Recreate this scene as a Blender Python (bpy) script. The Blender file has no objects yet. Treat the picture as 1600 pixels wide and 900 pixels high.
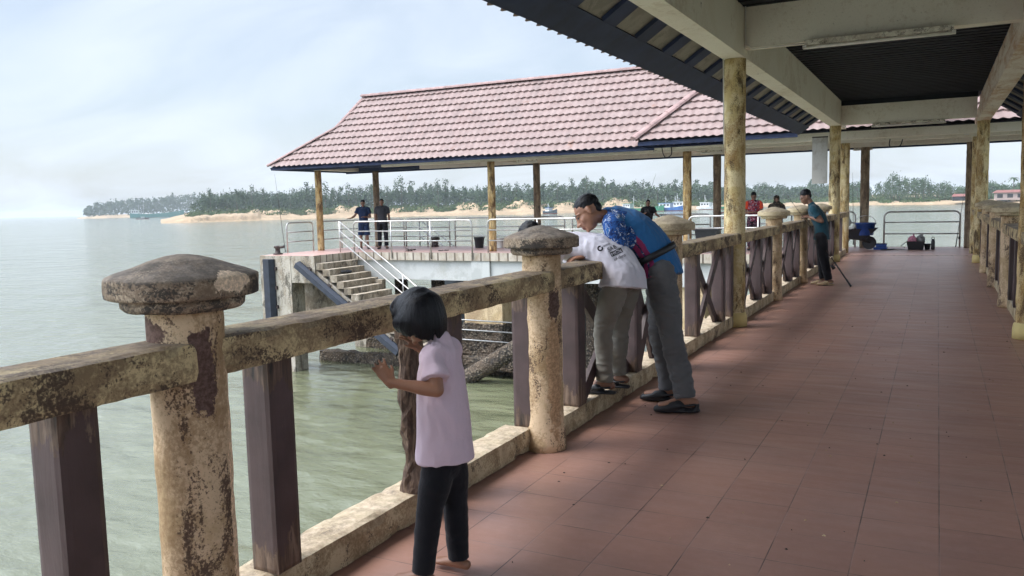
import bpy, bmesh, math, random
import numpy as np
from mathutils import Vector, Matrix, noise
from mathutils.bvhtree import BVHTree
R_ = math.radians
S = bpy.context.scene
COL = S.collection
random.seed(7)

# ------------------------------------------------------------ camera
cd = bpy.data.cameras.new('camera'); cam = bpy.data.objects.new('camera', cd); COL.objects.link(cam)
_vp = (1465., 303.); _h0 = 339.; _f = 1290.
a = Vector((-800 / _f, -(_h0 - 450) / _f, -1)); b = Vector(((_vp[0] - 800) / _f, -(_vp[1] - 450) / _f, -1))
up = b.cross(a).normalized()
if up.y < 0: up = -up
Yc = b.normalized(); Xc = Yc.cross(up)
M = Matrix((Xc, Yc, up)).to_4x4()
cam.matrix_world = Matrix.Translation((0, 0, 1.55)) @ M
cd.sensor_width = 36; cd.lens = _f / 1600 * 36; cd.clip_start = .05; cd.clip_end = 40000
S.camera = cam
# ------------------------------------------------------------ world, sun
W = bpy.data.worlds.new('World'); S.world = W; W.use_nodes = True
nt = W.node_tree; nt.nodes.clear()
SUN_EL, SUN_ROT = R_(56), R_(-128)      # rotation: clockwise from +Y
def wn(t, **k):
    n = nt.nodes.new(t)
    for a_, v in k.items(): setattr(n, a_, v)
    return n
wo = wn('ShaderNodeOutputWorld'); wb = wn('ShaderNodeBackground')
sky = wn('ShaderNodeTexSky', sky_type='NISHITA', sun_disc=False, sun_elevation=SUN_EL, sun_rotation=SUN_ROT)
sky.air_density = 1.0; sky.dust_density = 2.0; sky.ozone_density = 1.2
tc = wn('ShaderNodeTexCoord'); sep = wn('ShaderNodeSeparateXYZ')
nt.links.new(tc.outputs['Generated'], sep.inputs[0])
mz = wn('ShaderNodeMath', operation='ADD'); mz.inputs[1].default_value = .28
nt.links.new(sep.outputs['Z'], mz.inputs[0])
mzz = wn('ShaderNodeMath', operation='MAXIMUM'); mzz.inputs[1].default_value = .1
nt.links.new(mz.outputs[0], mzz.inputs[0])
cmb = wn('ShaderNodeCombineXYZ')
for i, ax in enumerate('XY'):
    d_ = wn('ShaderNodeMath', operation='DIVIDE'); nt.links.new(sep.outputs[ax], d_.inputs[0]); nt.links.new(mzz.outputs[0], d_.inputs[1])
    nt.links.new(d_.outputs[0], cmb.inputs[i])
mp = wn('ShaderNodeMapping'); mp.inputs['Scale'].default_value = (1.0, 1.7, 1); mp.inputs['Rotation'].default_value = (0, 0, .5)
nt.links.new(cmb.outputs[0], mp.inputs[0])
nz = wn('ShaderNodeTexNoise'); nz.inputs['Scale'].default_value = 1.25; nz.inputs['Detail'].default_value = 7; nz.inputs['Roughness'].default_value = .52
nz.inputs['Distortion'].default_value = .7
nt.links.new(mp.outputs[0], nz.inputs['Vector'])
cr = wn('ShaderNodeValToRGB'); cr.color_ramp.elements[0].position = .38; cr.color_ramp.elements[1].position = .66
cr.color_ramp.elements[0].color = (.50, .50, .50, 1); cr.color_ramp.elements[1].color = (.86, .86, .86, 1)
nt.links.new(nz.outputs['Fac'], cr.inputs[0])
mx = wn('ShaderNodeMix', data_type='RGBA'); mx.inputs[7].default_value = (5.7, 6.3, 7.1, 1)
nt.links.new(cr.outputs[0], mx.inputs[0]); nt.links.new(sky.outputs[0], mx.inputs[6])
# cloud veil brightens towards sun and zenith; glow added to light under the roof
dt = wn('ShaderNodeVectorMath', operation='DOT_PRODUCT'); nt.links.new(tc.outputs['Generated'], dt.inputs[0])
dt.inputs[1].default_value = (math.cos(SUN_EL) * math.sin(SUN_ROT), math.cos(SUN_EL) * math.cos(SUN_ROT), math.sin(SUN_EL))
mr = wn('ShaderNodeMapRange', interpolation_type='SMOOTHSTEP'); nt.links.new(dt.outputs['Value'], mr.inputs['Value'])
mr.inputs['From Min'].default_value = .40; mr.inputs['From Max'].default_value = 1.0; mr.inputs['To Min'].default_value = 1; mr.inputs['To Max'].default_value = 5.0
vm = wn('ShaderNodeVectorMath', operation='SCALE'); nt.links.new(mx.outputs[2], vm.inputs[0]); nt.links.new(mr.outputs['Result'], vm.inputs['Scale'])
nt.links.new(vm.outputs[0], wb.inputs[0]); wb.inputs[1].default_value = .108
nt.links.new(wb.outputs[0], wo.inputs[0])
sd = bpy.data.lights.new('sun', 'SUN'); sd.energy = 1.35; sd.angle = R_(24); sd.color = (1, .95, .87)
sun = bpy.data.objects.new('sun', sd); COL.objects.link(sun)
sdir = Vector((math.cos(SUN_EL) * math.sin(SUN_ROT), math.cos(SUN_EL) * math.cos(SUN_ROT), math.sin(SUN_EL)))
sun.rotation_euler = sdir.to_track_quat('Z', 'Y').to_euler()
S.view_settings.view_transform = 'Standard'; S.view_settings.look = 'None'; S.view_settings.gamma = 1
S.view_settings.exposure = 0.58
S.cycles.max_bounces = 8; S.cycles.diffuse_bounces = 4; S.cycles.glossy_bounces = 3; S.cycles.volume_bounces = 1
S.cycles.use_denoising = True
try: S.cycles.volume_step_rate = 10
except Exception: pass

# ------------------------------------------------------------ materials
def new_mat(name):
    m = bpy.data.materials.new(name); m.use_nodes = True
    n = m.node_tree; p = n.nodes['Principled BSDF']
    return m, n, p
def N(n, t, **k):
    x = n.nodes.new(t)
    for a_, v in k.items(): setattr(x, a_, v)
    return x
def coords(n, scale=(1, 1, 1), world=True):
    if world:
        t = N(n, 'ShaderNodeNewGeometry'); o = t.outputs['Position']
    else:
        t = N(n, 'ShaderNodeTexCoord'); o = t.outputs['Object']
    m = N(n, 'ShaderNodeMapping'); m.inputs['Scale'].default_value = scale
    n.links.new(o, m.inputs[0]); return m.outputs[0]
def noise_t(n, vec, scale, detail=5, rough=.55, dist=0):
    t = N(n, 'ShaderNodeTexNoise'); t.inputs['Scale'].default_value = scale; t.inputs['Detail'].default_value = detail
    t.inputs['Roughness'].default_value = rough; t.inputs['Distortion'].default_value = dist
    n.links.new(vec, t.inputs['Vector']); return t.outputs['Fac']
def ramp(n, fac, stops):
    r = N(n, 'ShaderNodeValToRGB'); e = r.color_ramp.elements
    while len(e) < len(stops): e.new(.5)
    for x, (p_, c) in zip(e, stops):
        x.position = p_; x.color = (c, c, c, 1) if isinstance(c, (int, float)) else (*c, 1)
    n.links.new(fac, r.inputs[0]); return r.outputs[0]
def mixc(n, fac, c1, c2, mode='MIX'):
    m = N(n, 'ShaderNodeMix', data_type='RGBA', blend_type=mode)
    for i, c in ((6, c1), (7, c2)):
        if isinstance(c, tuple): m.inputs[i].default_value = (*c, 1)
        else: n.links.new(c, m.inputs[i])
    if isinstance(fac, (int, float)): m.inputs[0].default_value = fac
    else: n.links.new(fac, m.inputs[0])
    return m.outputs[2]
def bump(n, p, h, strength=.4, dist=.01, prev=None):
    bn = N(n, 'ShaderNodeBump'); bn.inputs['Strength'].default_value = strength; bn.inputs['Distance'].default_value = dist
    n.links.new(h, bn.inputs['Height'])
    if prev is not None: n.links.new(prev, bn.inputs['Normal'])
    n.links.new(bn.outputs[0], p.inputs['Normal']); return bn.outputs[0]
def plain(name, col, rough=.6, metal=0, var=.25, scale=8, bumps=0, stretch=(1, 1, 1), world=True):
    m, n, p = new_mat(name)
    v = coords(n, stretch, world)
    f = noise_t(n, v, scale, 5)
    d = tuple(max(0, c * (1 - var)) for c in col); l = tuple(min(1, c * (1 + var)) for c in col)
    n.links.new(mixc(n, ramp(n, f, [(.3, 0.), (.7, 1.)]), d, l), p.inputs['Base Color'])
    p.inputs['Roughness'].default_value = rough; p.inputs['Metallic'].default_value = metal
    if bumps: bump(n, p, noise_t(n, v, scale * 4, 4), bumps, .01)
    return m
def blob(n, c, r, edge=.55, sc=22):
    """noise-edged patch of fixed place and size (peeled or repaired spot)"""
    g = N(n, 'ShaderNodeNewGeometry'); d = N(n, 'ShaderNodeVectorMath', operation='SUBTRACT'); n.links.new(g.outputs['Position'], d.inputs[0]); d.inputs[1].default_value = c
    m = N(n, 'ShaderNodeVectorMath', operation='DIVIDE'); n.links.new(d.outputs[0], m.inputs[0]); m.inputs[1].default_value = r
    l = N(n, 'ShaderNodeVectorMath', operation='LENGTH'); n.links.new(m.outputs[0], l.inputs[0])
    a = N(n, 'ShaderNodeMath', operation='MULTIPLY_ADD'); n.links.new(noise_t(n, g.outputs['Position'], sc, 7, .7), a.inputs[0]); a.inputs[1].default_value = edge * 4; n.links.new(l.outputs['Value'], a.inputs[2])
    return ramp(n, a.outputs[0], [(.0, 1.), (min(.999, (1.0 + edge * 2) * .5 - .01), 1.), (min(1, (1.0 + edge * 2) * .5 + .03), 0.)]) if False else thresh(n, a.outputs[0], 1.0 + edge * 2)
def thresh(n, v, t):
    m = N(n, 'ShaderNodeMapRange'); n.links.new(v, m.inputs['Value']); m.inputs['From Min'].default_value = t + .05; m.inputs['From Max'].default_value = t - .05; return m.outputs['Result']
def stained(name, base, light, dark, mid, stretch=(1, 1, 1), amount=.5, dark_amt=.62, grime=None, sc=3.0, rough=.85, bstr=.6, spots=()):
    """weathered painted concrete: pale paint, brown stain, near-black mould with hard edges"""
    m, n, p = new_mat(name)
    v = coords(n, stretch); v1 = coords(n, (1, 1, 1))
    def comb(a_, b_, k_):
        m1 = N(n, 'ShaderNodeMath', operation='MULTIPLY_ADD'); n.links.new(b_, m1.inputs[0]); m1.inputs[1].default_value = k_
        m0 = N(n, 'ShaderNodeMath', operation='MULTIPLY'); n.links.new(a_, m0.inputs[0]); m0.inputs[1].default_value = 1 - k_
        n.links.new(m0.outputs[0], m1.inputs[2]); return m1.outputs[0]
    fine = noise_t(n, v1, sc * 13, 6, .75)
    c = mixc(n, ramp(n, noise_t(n, v1, sc * .9, 6, .6), [(.42, 0.), (.50, 1.)]), base, light)
    f1 = comb(noise_t(n, v, sc, 8, .68, .6), fine, .42)
    c = mixc(n, ramp(n, f1, [(amount - .03, 0.), (amount + .02, .6), (amount + .08, .92)]), c, mid)
    big = comb(noise_t(n, v, sc * 1.5, 8, .68, .5), noise_t(n, v1, sc * 21, 5, .7), .38)
    c = mixc(n, ramp(n, big, [(dark_amt - .07, 0.), (dark_amt - .045, .8), (dark_amt, .95)]), c, dark)
    sp = ramp(n, noise_t(n, v1, sc * 30, 3, .8), [(.58, 0.), (.7, .35)])
    c = mixc(n, sp, c, tuple(x * .5 for x in mid))
    if grime:   # upward faces carry more grime (lichen settles on top)
        g = N(n, 'ShaderNodeNewGeometry'); s = N(n, 'ShaderNodeSeparateXYZ'); n.links.new(g.outputs['Normal'], s.inputs[0])
        gr = ramp(n, s.outputs['Z'], [(.2, 0.), (.7, .8)])
        nn = ramp(n, noise_t(n, v1, 7, 8, .7), [(.3, .25), (.62, 1.)])
        m2 = N(n, 'ShaderNodeMath', operation='MULTIPLY'); n.links.new(gr, m2.inputs[0]); n.links.new(nn, m2.inputs[1])
        gc = mixc(n, ramp(n, noise_t(n, v1, 22, 6, .7), [(.4, 0.), (.62, 1.)]), grime, tuple(min(1, x * 2.0) for x in grime))
        c = mixc(n, m2.outputs[0], c, gc)
    for bc, br, bcol in spots: c = mixc(n, blob(n, bc, br), c, mixc(n, ramp(n, fine, [(.42, 0.), (.6, 1.)]), bcol, tuple(min(1, x * 1.7 + .02) for x in bcol)))
    n.links.new(c, p.inputs['Base Color']); p.inputs['Roughness'].default_value = rough
    p.inputs['Specular IOR Level'].default_value = .25
    b1 = bump(n, p, noise_t(n, v1, 45, 6, .7), bstr, .006)
    bump(n, p, noise_t(n, v1, 9, 5, .6), bstr, .012, b1)
    return m
M_ = {}
M_['post'] = stained('stained_post', (.48, .35, .20), (.64, .48, .31), (.09, .055, .04), (.34, .225, .12), (1, 1, .45), .51, .602, sc=4.6, spots=(((-2.09, 1.985, .55), (.05, .045, .45), (.58, .43, .28)), ((-2.08, 1.86, 1.05), (.05, .045, .14), (.085, .05, .04)), ((-2.23, 1.78, 1.17), (.08, .05, .045), (.10, .06, .045)), ((-2.08, 4.60, .50), (.06, .05, .42), (.33, .215, .12)), ((-2.09, 4.73, .55), (.05, .05, .5), (.60, .46, .29)), ((-2.085, 4.61, .93), (.04, .04, .10), (.08, .05, .04))))
M_['rail'] = stained('stained_rail', (.46, .35, .20), (.62, .50, .28), (.075, .052, .04), (.22, .155, .09), (1, .6, 1), .485, .58, grime=(.13, .105, .085), sc=5)
M_['kerb'] = stained('stained_kerb', (.46, .37, .24), (.55, .46, .30), (.08, .06, .045), (.25, .18, .10), (1, .8, .6), .50, .62, grime=(.34, .28, .21), sc=6)
M_['cap'] = stained('stained_cap', (.36, .29, .21), (.50, .41, .30), (.055, .05, .045), (.18, .13, .09), (1, 1, 1.6), .46, .56, grime=(.165, .14, .115), sc=6, spots=(((-1.955, 1.89, 1.335), (.05, .065, .045), (.56, .44, .32)),))
M_['capfar'] = stained('stained_cap_ochre', (.44, .36, .22), (.52, .43, .28), (.09, .075, .06), (.26, .2, .13), (1, 1, 1.6), .52, .66, grime=(.24, .2, .145), sc=5)
M_['column'] = stained('column_paint', (.56, .44, .21), (.68, .57, .33), (.085, .055, .03), (.29, .165, .055), (1, 1, .3), .51, .60, sc=6)
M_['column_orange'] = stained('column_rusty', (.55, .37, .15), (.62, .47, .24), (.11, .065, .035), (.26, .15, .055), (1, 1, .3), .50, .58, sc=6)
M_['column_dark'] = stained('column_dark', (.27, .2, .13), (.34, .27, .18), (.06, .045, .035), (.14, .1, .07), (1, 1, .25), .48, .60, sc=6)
M_['column_base'] = plain('yellow_base', (.6, .48, .2), .8, 0, .15, 6)
M_['cream'] = stained('cream_beam', (.74, .69, .58), (.78, .74, .64), (.16, .13, .10), (.62, .55, .44), (1, 1, 1), .56, .68, sc=1.2, bstr=.15)
M_['cream_rust'] = stained('rust_stained_beam', (.62, .55, .46), (.66, .60, .52), (.12, .08, .06), (.44, .27, .16), (1, .4, 2), .50, .66, sc=2.2, bstr=.15)
M_['conc'] = stained('jetty_concrete', (.38, .345, .28), (.46, .42, .35), (.10, .09, .07), (.25, .20, .14), (1, 1, .45), .50, .60, sc=2.2)
M_['conc_pale'] = stained('painted_beam_face', (.42, .43, .41), (.50, .51, .49), (.2, .19, .16), (.42, .42, .38), (1, 1, .3), .56, .68, sc=1.6, bstr=.2)
M_['conc_tan'] = stained('tan_pier', (.48, .36, .2), (.56, .44, .27), (.1, .08, .06), (.3, .21, .12), (1, 1, .4), .5, .66, sc=2)
M_['steps'] = stained('step_concrete', (.38, .33, .26), (.46, .41, .33), (.09, .075, .06), (.2, .16, .11), (1, 1, .6), .46, .6, grime=(.36, .31, .24), sc=3)
M_['navy'] = plain('navy_paint', (.018, .03, .078), .7, 0, .35, 3)
M_['navy_dark'] = plain('dark_lining', (.012, .015, .024), .8, 0, .4, 3, .3, (1, 6, 6))
M_['patch'] = stained('bare_tile_back', (.24, .225, .205), (.30, .28, .25), (.05, .05, .05), (.17, .16, .15), (1, 1, 1), .55, .68, sc=4, bstr=.3)
M_['board'] = plain('dark_brown_board', (.062, .038, .036), .5, 0, .32, 5, .35, (1, 1, .15))
M_['rubber'] = plain('black_rubber', (.02, .026, .04), .55, 0, .3, 6, .3)
M_['steel'] = plain('galvanised_pipe', (.48, .47, .45), .38, .75, .2, 12)
M_['black'] = plain('black_plastic', (.014, .015, .018), .5, 0, .3, 10)
M_['white'] = plain('white_enamel', (.7, .68, .62), .5, 0, .12, 10)
M_['lamp_grime'] = stained('dirty_lamp_body', (.55, .53, .45), (.62, .6, .52), (.06, .055, .05), (.35, .32, .26), (1, 1, 1), .5, .6, sc=7, bstr=.1)
M_['blue_plastic'] = plain('blue_plastic', (.012, .045, .19), .4, 0, .2, 8)
M_['pink'] = plain('pink_plastic_bag', (.5, .2, .27), .5, 0, .3, 18, .3)
M_['grey_bag'] = plain('grey_bag', (.22, .22, .22), .7, 0, .3, 18, .3)
M_['iron'] = plain('rusty_iron', (.06, .045, .04), .7, .3, .4, 14, .4)
M_['sign_grey'] = stained('grey_panel', (.34, .33, .30), (.4, .39, .36), (.15, .14, .12), (.27, .25, .22), (1, 1, .3), .55, .7, sc=4, bstr=.1)
# rotten wood
m, n, p = new_mat('rotten_wood'); v = coords(n, (1, 1, .16))
f = noise_t(n, v, 38, 8, .7, .5)
c = ramp(n, f, [(.3, (.02, .013, .01)), (.48, (.09, .055, .038)), (.6, (.20, .135, .09)), (.75, (.06, .038, .033))])
n.links.new(c, p.inputs['Base Color']); p.inputs['Roughness'].default_value = .9; bump(n, p, f, 1., .03); M_['rot'] = m
# board with rot creeping in from its ends (the board itself has that colour)
m, n, p = new_mat('worn_board'); v = coords(n, (1, 1, .12)); v1 = coords(n)
f = noise_t(n, v, 30, 8, .7, .5)
wood = ramp(n, f, [(.35, (.02, .015, .012)), (.5, (.10, .062, .042)), (.65, (.2, .14, .1))])
g = N(n, 'ShaderNodeNewGeometry'); s = N(n, 'ShaderNodeSeparateXYZ'); n.links.new(g.outputs['Position'], s.inputs[0])
e1 = ramp(n, s.outputs['Z'], [(.17, .30), (.36, 0.), (.80, 0.), (1.0, .30)])
ad = N(n, 'ShaderNodeMath', operation='ADD'); n.links.new(e1, ad.inputs[0]); n.links.new(noise_t(n, coords(n, (1, 1, .4)), 9, 8, .7), ad.inputs[1])
w = ramp(n, ad.outputs[0], [(.64, 0.), (.68, 1.)])
pc = mixc(n, ramp(n, noise_t(n, v1, 6, 5), [(.3, 0.), (.7, 1.)]), (.055, .034, .032), (.088, .056, .054))
n.links.new(mixc(n, w, pc, wood), p.inputs['Base Color']); p.inputs['Roughness'].default_value = .55; bump(n, p, f, .35, .01); M_['worn'] = m
# floor tile 0.33 m
m, n, p = new_mat('terracotta_tile'); v1 = coords(n)
mpn = N(n, 'ShaderNodeMapping'); mpn.inputs['Location'].default_value = (1.965 / .335, -.18 / .335, 0); mpn.inputs['Scale'].default_value = (1 / .335, 1 / .335, 1)
g = N(n, 'ShaderNodeNewGeometry'); n.links.new(g.outputs['Position'], mpn.inputs[0])
bk = N(n, 'ShaderNodeTexBrick'); bk.offset = 0; bk.inputs['Scale'].default_value = 1; bk.inputs['Mortar Size'].default_value = .010
bk.inputs['Mortar Smooth'].default_value = .3; bk.inputs['Brick Width'].default_value = 1; bk.inputs['Row Height'].default_value = 1
bk.inputs['Color1'].default_value = (.385, .21, .155, 1); bk.inputs['Color2'].default_value = (.33, .175, .132, 1); bk.inputs['Mortar'].default_value = (.5, .5, .5, 1)
n.links.new(mpn.outputs[0], bk.inputs['Vector'])
c = mixc(n, ramp(n, noise_t(n, v1, 1.6, 7, .6), [(.35, 0.), (.7, .55)]), bk.outputs['Color'], (.33, .205, .17))
c = mixc(n, ramp(n, noise_t(n, v1, 18, 6, .65), [(.45, 0.), (.75, .35)]), c, (.46, .26, .21))
c = mixc(n, ramp(n, noise_t(n, v1, .5, 4, .6), [(.45, 0.), (.7, .4)]), c, (.2, .12, .10))
c = mixc(n, ramp(n, noise_t(n, v1, 60, 3, .7), [(.66, 0.), (.74, .6)]), c, (.08, .05, .04))
gr = ramp(n, noise_t(n, v1, 2.5, 4), [(.42, (.10, .06, .05)), (.6, (.30, .18, .145))])
c = mixc(n, bk.outputs['Fac'], c, gr)
n.links.new(c, p.inputs['Base Color'])
rg = ramp(n, noise_t(n, coords(n, (.6, 3.5, 1)), 3, 7, .65), [(.3, .30), (.7, .50)]); n.links.new(rg, p.inputs['Roughness'])
b0 = bump(n, p, noise_t(n, coords(n, (1.2, 6, 1)), 7, 6, .6), .3, .006)
inv = N(n, 'ShaderNodeMath', operation='SUBTRACT'); inv.inputs[0].default_value = 1; n.links.new(bk.outputs['Fac'], inv.inputs[1])
bump(n, p, inv.outputs[0], .5, .003, b0); M_['floor'] = m
# pavilion floor: same tile but bleached pink
m, n, p = new_mat('bleached_tile'); v1 = coords(n)
c = ramp(n, noise_t(n, v1, 2.2, 6), [(.3, (.42, .24, .2)), (.7, (.52, .34, .29))]); n.links.new(c, p.inputs['Base Color']); p.inputs['Roughness'].default_value = .45; M_['floor_pink'] = m
# edge border tiles
m, n, p = new_mat('border_tile'); v1 = coords(n)
wv = N(n, 'ShaderNodeTexBrick'); wv.offset = 0; wv.inputs['Scale'].default_value = 1; wv.inputs['Mortar Size'].default_value = .03; wv.inputs['Brick Width'].default_value = .33; wv.inputs['Row Height'].default_value = 50
wv.inputs['Color1'].default_value = (.5, .45, .37, 1); wv.inputs['Color2'].default_value = (.42, .37, .3, 1); wv.inputs['Mortar'].default_value = (.1, .08, .06, 1)
g = N(n, 'ShaderNodeNewGeometry'); sx = N(n, 'ShaderNodeSeparateXYZ'); n.links.new(g.outputs['Position'], sx.inputs[0])
ad = N(n, 'ShaderNodeMath', operation='ADD'); n.links.new(sx.outputs['X'], ad.inputs[0]); n.links.new(sx.outputs['Y'], ad.inputs[1])
cb = N(n, 'ShaderNodeCombineXYZ'); n.links.new(ad.outputs[0], cb.inputs[0]); cb.inputs[1].default_value = 10; n.links.new(cb.outputs[0], wv.inputs['Vector'])
c = mixc(n, ramp(n, noise_t(n, coords(n, (1, 1, .5)), 5, 7, .65), [(.42, 0.), (.7, .8)]), wv.outputs['Color'], (.22, .16, .10))
n.links.new(c, p.inputs['Base Color']); M_['border'] = m
# roof tile
m, n, p = new_mat('faded_roof_tile'); v1 = coords(n)
c = mixc(n, ramp(n, noise_t(n, v1, 3.5, 8, .7), [(.32, 0.), (.68, 1.)]), (.225, .155, .140), (.325, .245, .225))
c = mixc(n, ramp(n, noise_t(n, coords(n, (1.5, .4, .4)), 2.0, 7, .65), [(.46, 0.), (.72, .6)]), c, (.18, .14, .13))
c = mixc(n, ramp(n, noise_t(n, v1, 1.1, 7, .7), [(.62, 0.), (.68, .5)]), c, (.24, .11, .06))
c = mixc(n, ramp(n, noise_t(n, v1, 28, 4, .7), [(.5, 0.), (.72, .45)]), c, (.2, .13, .12))
n.links.new(c, p.inputs['Base Color']); p.inputs['Roughness'].default_value = .8; bump(n, p, noise_t(n, v1, 40, 4), .3, .004); M_['tile'] = m
M_['ridge'] = plain('ridge_cap', (.30, .2, .185), .8, 0, .3, 4, .3)
# barnacles
m, n, p = new_mat('barnacle_crust'); v1 = coords(n)
vo = N(n, 'ShaderNodeTexVoronoi'); vo.inputs['Scale'].default_value = 13; n.links.new(v1, vo.inputs['Vector'])
c = ramp(n, vo.outputs['Distance'], [(.1, (.30, .26, .2)), (.35, (.11, .085, .06)), (.6, (.03, .025, .02))])
c = mixc(n, ramp(n, noise_t(n, v1, 3, 6), [(.4, 0.), (.6, .7)]), c, (.10, .07, .045))
n.links.new(c, p.inputs['Base Color']); p.inputs['Roughness'].default_value = .9; bump(n, p, vo.outputs['Distance'], 1, -.05); M_['barnacle'] = m
# water
m, n, p = new_mat('estuary_water'); 
wc = mixc(n, ramp(n, noise_t(n, coords(n), .035, 4), [(.35, 0.), (.65, 1.)]), (.118, .128, .070), (.142, .150, .092))
n.links.new(wc, p.inputs['Base Color']); p.inputs['Roughness'].default_value = .09; p.inputs['IOR'].default_value = 1.6
v2 = coords(n, (1, 1.6, 1))
b1 = bump(n, p, noise_t(n, v2, 2.2, 5, .6, .4), .55, .09)
b2 = bump(n, p, noise_t(n, coords(n, (.7, 1.2, 1)), .5, 3, .5, .3), .36, .22, b1)
b3 = bump(n, p, noise_t(n, coords(n, (.10, .16, .1)), 1, 4, .6), .9, 1.1, b2); bump(n, p, noise_t(n, v2, 7.5, 3, .6), .6, .018, b3); M_['water'] = m
# sand
m, n, p = new_mat('river_sand'); v1 = coords(n)
c = mixc(n, ramp(n, noise_t(n, v1, .09, 7, .6), [(.38, 0.), (.62, 1.)]), (.30, .205, .12), (.43, .31, .19))
c = mixc(n, ramp(n, noise_t(n, v1, .6, 5, .7), [(.48, 0.), (.56, .75)]), c, (.22, .17, .10))
n.links.new(c, p.inputs['Base Color']); p.inputs['Roughness'].default_value = .95; M_['sand'] = m
def leafmat(name, c1, c2):
    m, n, p = new_mat(name)
    c = mixc(n, ramp(n, noise_t(n, coords(n), .35, 4, .6), [(.35, 0.), (.65, 1.)]), c1, c2)
    n.links.new(c, p.inputs['Base Color']); p.inputs['Roughness'].default_value = .8; p.inputs['Specular IOR Level'].default_value = .15
    return m
M_['leaf'] = leafmat('casuarina_leaf', (.045, .075, .045), (.09, .13, .07))
M_['leaf2'] = leafmat('bush_leaf', (.045, .08, .028), (.09, .13, .045))
M_['trunk'] = plain('bark', (.09, .07, .05), .9, 0, .3, 2)
# people
M_['skin'] = plain('skin', (.30, .145, .085), .5, 0, .10, 14, .06, world=False)
M_['skin_dark'] = plain('skin_tanned', (.20, .10, .062), .5, 0, .12, 14, .06, world=False)
M_['eye'] = plain('eye_dark', (.02, .015, .012), .3, 0, .1, 5)
M_['lip'] = plain('lip', (.22, .085, .06), .5, 0, .1, 5)
m, n, p = new_mat('black_hair'); v = coords(n, (1, 1, .09), False)
f = noise_t(n, v, 170, 3, .6)
n.links.new(ramp(n, f, [(.35, (.003, .003, .004)), (.7, (.012, .012, .015))]), p.inputs['Base Color']); p.inputs['Roughness'].default_value = .42; p.inputs['Specular IOR Level'].default_value = .22
bump(n, p, f, .7, .004); M_['hair'] = m
def cloth(name, col, var=.08, rough=.9):
    m, n, p = new_mat(name); v = coords(n, (1, 1, 1), False)
    d = tuple(c * (1 - var) for c in col); l = tuple(min(1, c * (1 + var)) for c in col)
    n.links.new(mixc(n, noise_t(n, v, 12, 6), d, l), p.inputs['Base Color']); p.inputs['Roughness'].default_value = rough
    p.inputs['Specular IOR Level'].default_value = .15; p.inputs['Sheen Weight'].default_value = .15
    b1 = bump(n, p, noise_t(n, v, 9, 4, .6, .8), .35, .02); bump(n, p, noise_t(n, v, 350, 2), .25, .001, b1)
    return m
M_['lilac'] = cloth('pale_lilac_cotton', (.68, .54, .62))
M_['whitetee'] = cloth('white_cotton', (.62, .60, .66))
M_['blackcloth'] = cloth('black_cotton', (.012, .012, .015), .2)
M_['khaki'] = cloth('khaki_twill', (.19, .175, .145), .12)
M_['greyjean'] = cloth('grey_jeans', (.115, .115, .118), .15)
M_['blueshirt'] = cloth('bright_blue_jersey', (.025, .135, .33), .06, .75)
M_['stripe'] = cloth('magenta_stripe', (.26, .03, .10), .15, .75)
M_['teal'] = cloth('teal_cotton', (.018, .062, .085), .15)
M_['navycloth'] = cloth('navy_cotton', (.015, .03, .075), .15)
M_['charcoal'] = cloth('charcoal_cotton', (.04, .042, .05), .15)
M_['text'] = plain('black_print', (.012, .012, .016), .8, 0, .1, 10)
def patterned(name, stops, scale, dist=2.5, thr=None):
    m, n, p = new_mat(name); v = coords(n, (1, 1, 1), False)
    n.links.new(ramp(n, noise_t(n, v, scale, 2, .5, dist), stops), p.inputs['Base Color']); p.inputs['Roughness'].default_value = .85
    for e in n.nodes:
        if e.type == 'VALTORGB': e.color_ramp.interpolation = 'CONSTANT'
    bump(n, p, noise_t(n, v, 9, 4, .6, .8), .35, .02)
    return m
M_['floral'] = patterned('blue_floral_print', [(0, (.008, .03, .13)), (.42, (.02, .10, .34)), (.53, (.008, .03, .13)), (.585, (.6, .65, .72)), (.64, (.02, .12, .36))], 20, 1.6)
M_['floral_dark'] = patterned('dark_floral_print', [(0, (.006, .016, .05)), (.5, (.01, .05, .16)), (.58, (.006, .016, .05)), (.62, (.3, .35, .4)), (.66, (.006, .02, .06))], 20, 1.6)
M_['redjersey'] = patterned('red_jersey_print', [(0, (.03, .02, .05)), (.42, (.35, .02, .03)), (.52, (.04, .03, .08)), (.58, (.5, .4, .42)), (.63, (.3, .02, .03))], 11, 1.5)
M_['orange'] = cloth('orange_red_sleeve', (.62, .07, .03), .2)
M_['darkprint'] = patterned('dark_printed_cloth', [(0, (.015, .01, .02)), (.52, (.16, .05, .08)), (.6, (.015, .01, .02)), (.68, (.3, .25, .25))], 14, 1.5)
M_['camo'] = patterned('black_gold_headscarf', [(0, (.012, .011, .01)), (.5, (.07, .05, .03)), (.58, (.012, .011, .01)), (.64, (.28, .22, .13)), (.7, (.02, .018, .015))], 18, 1.5)

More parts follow.
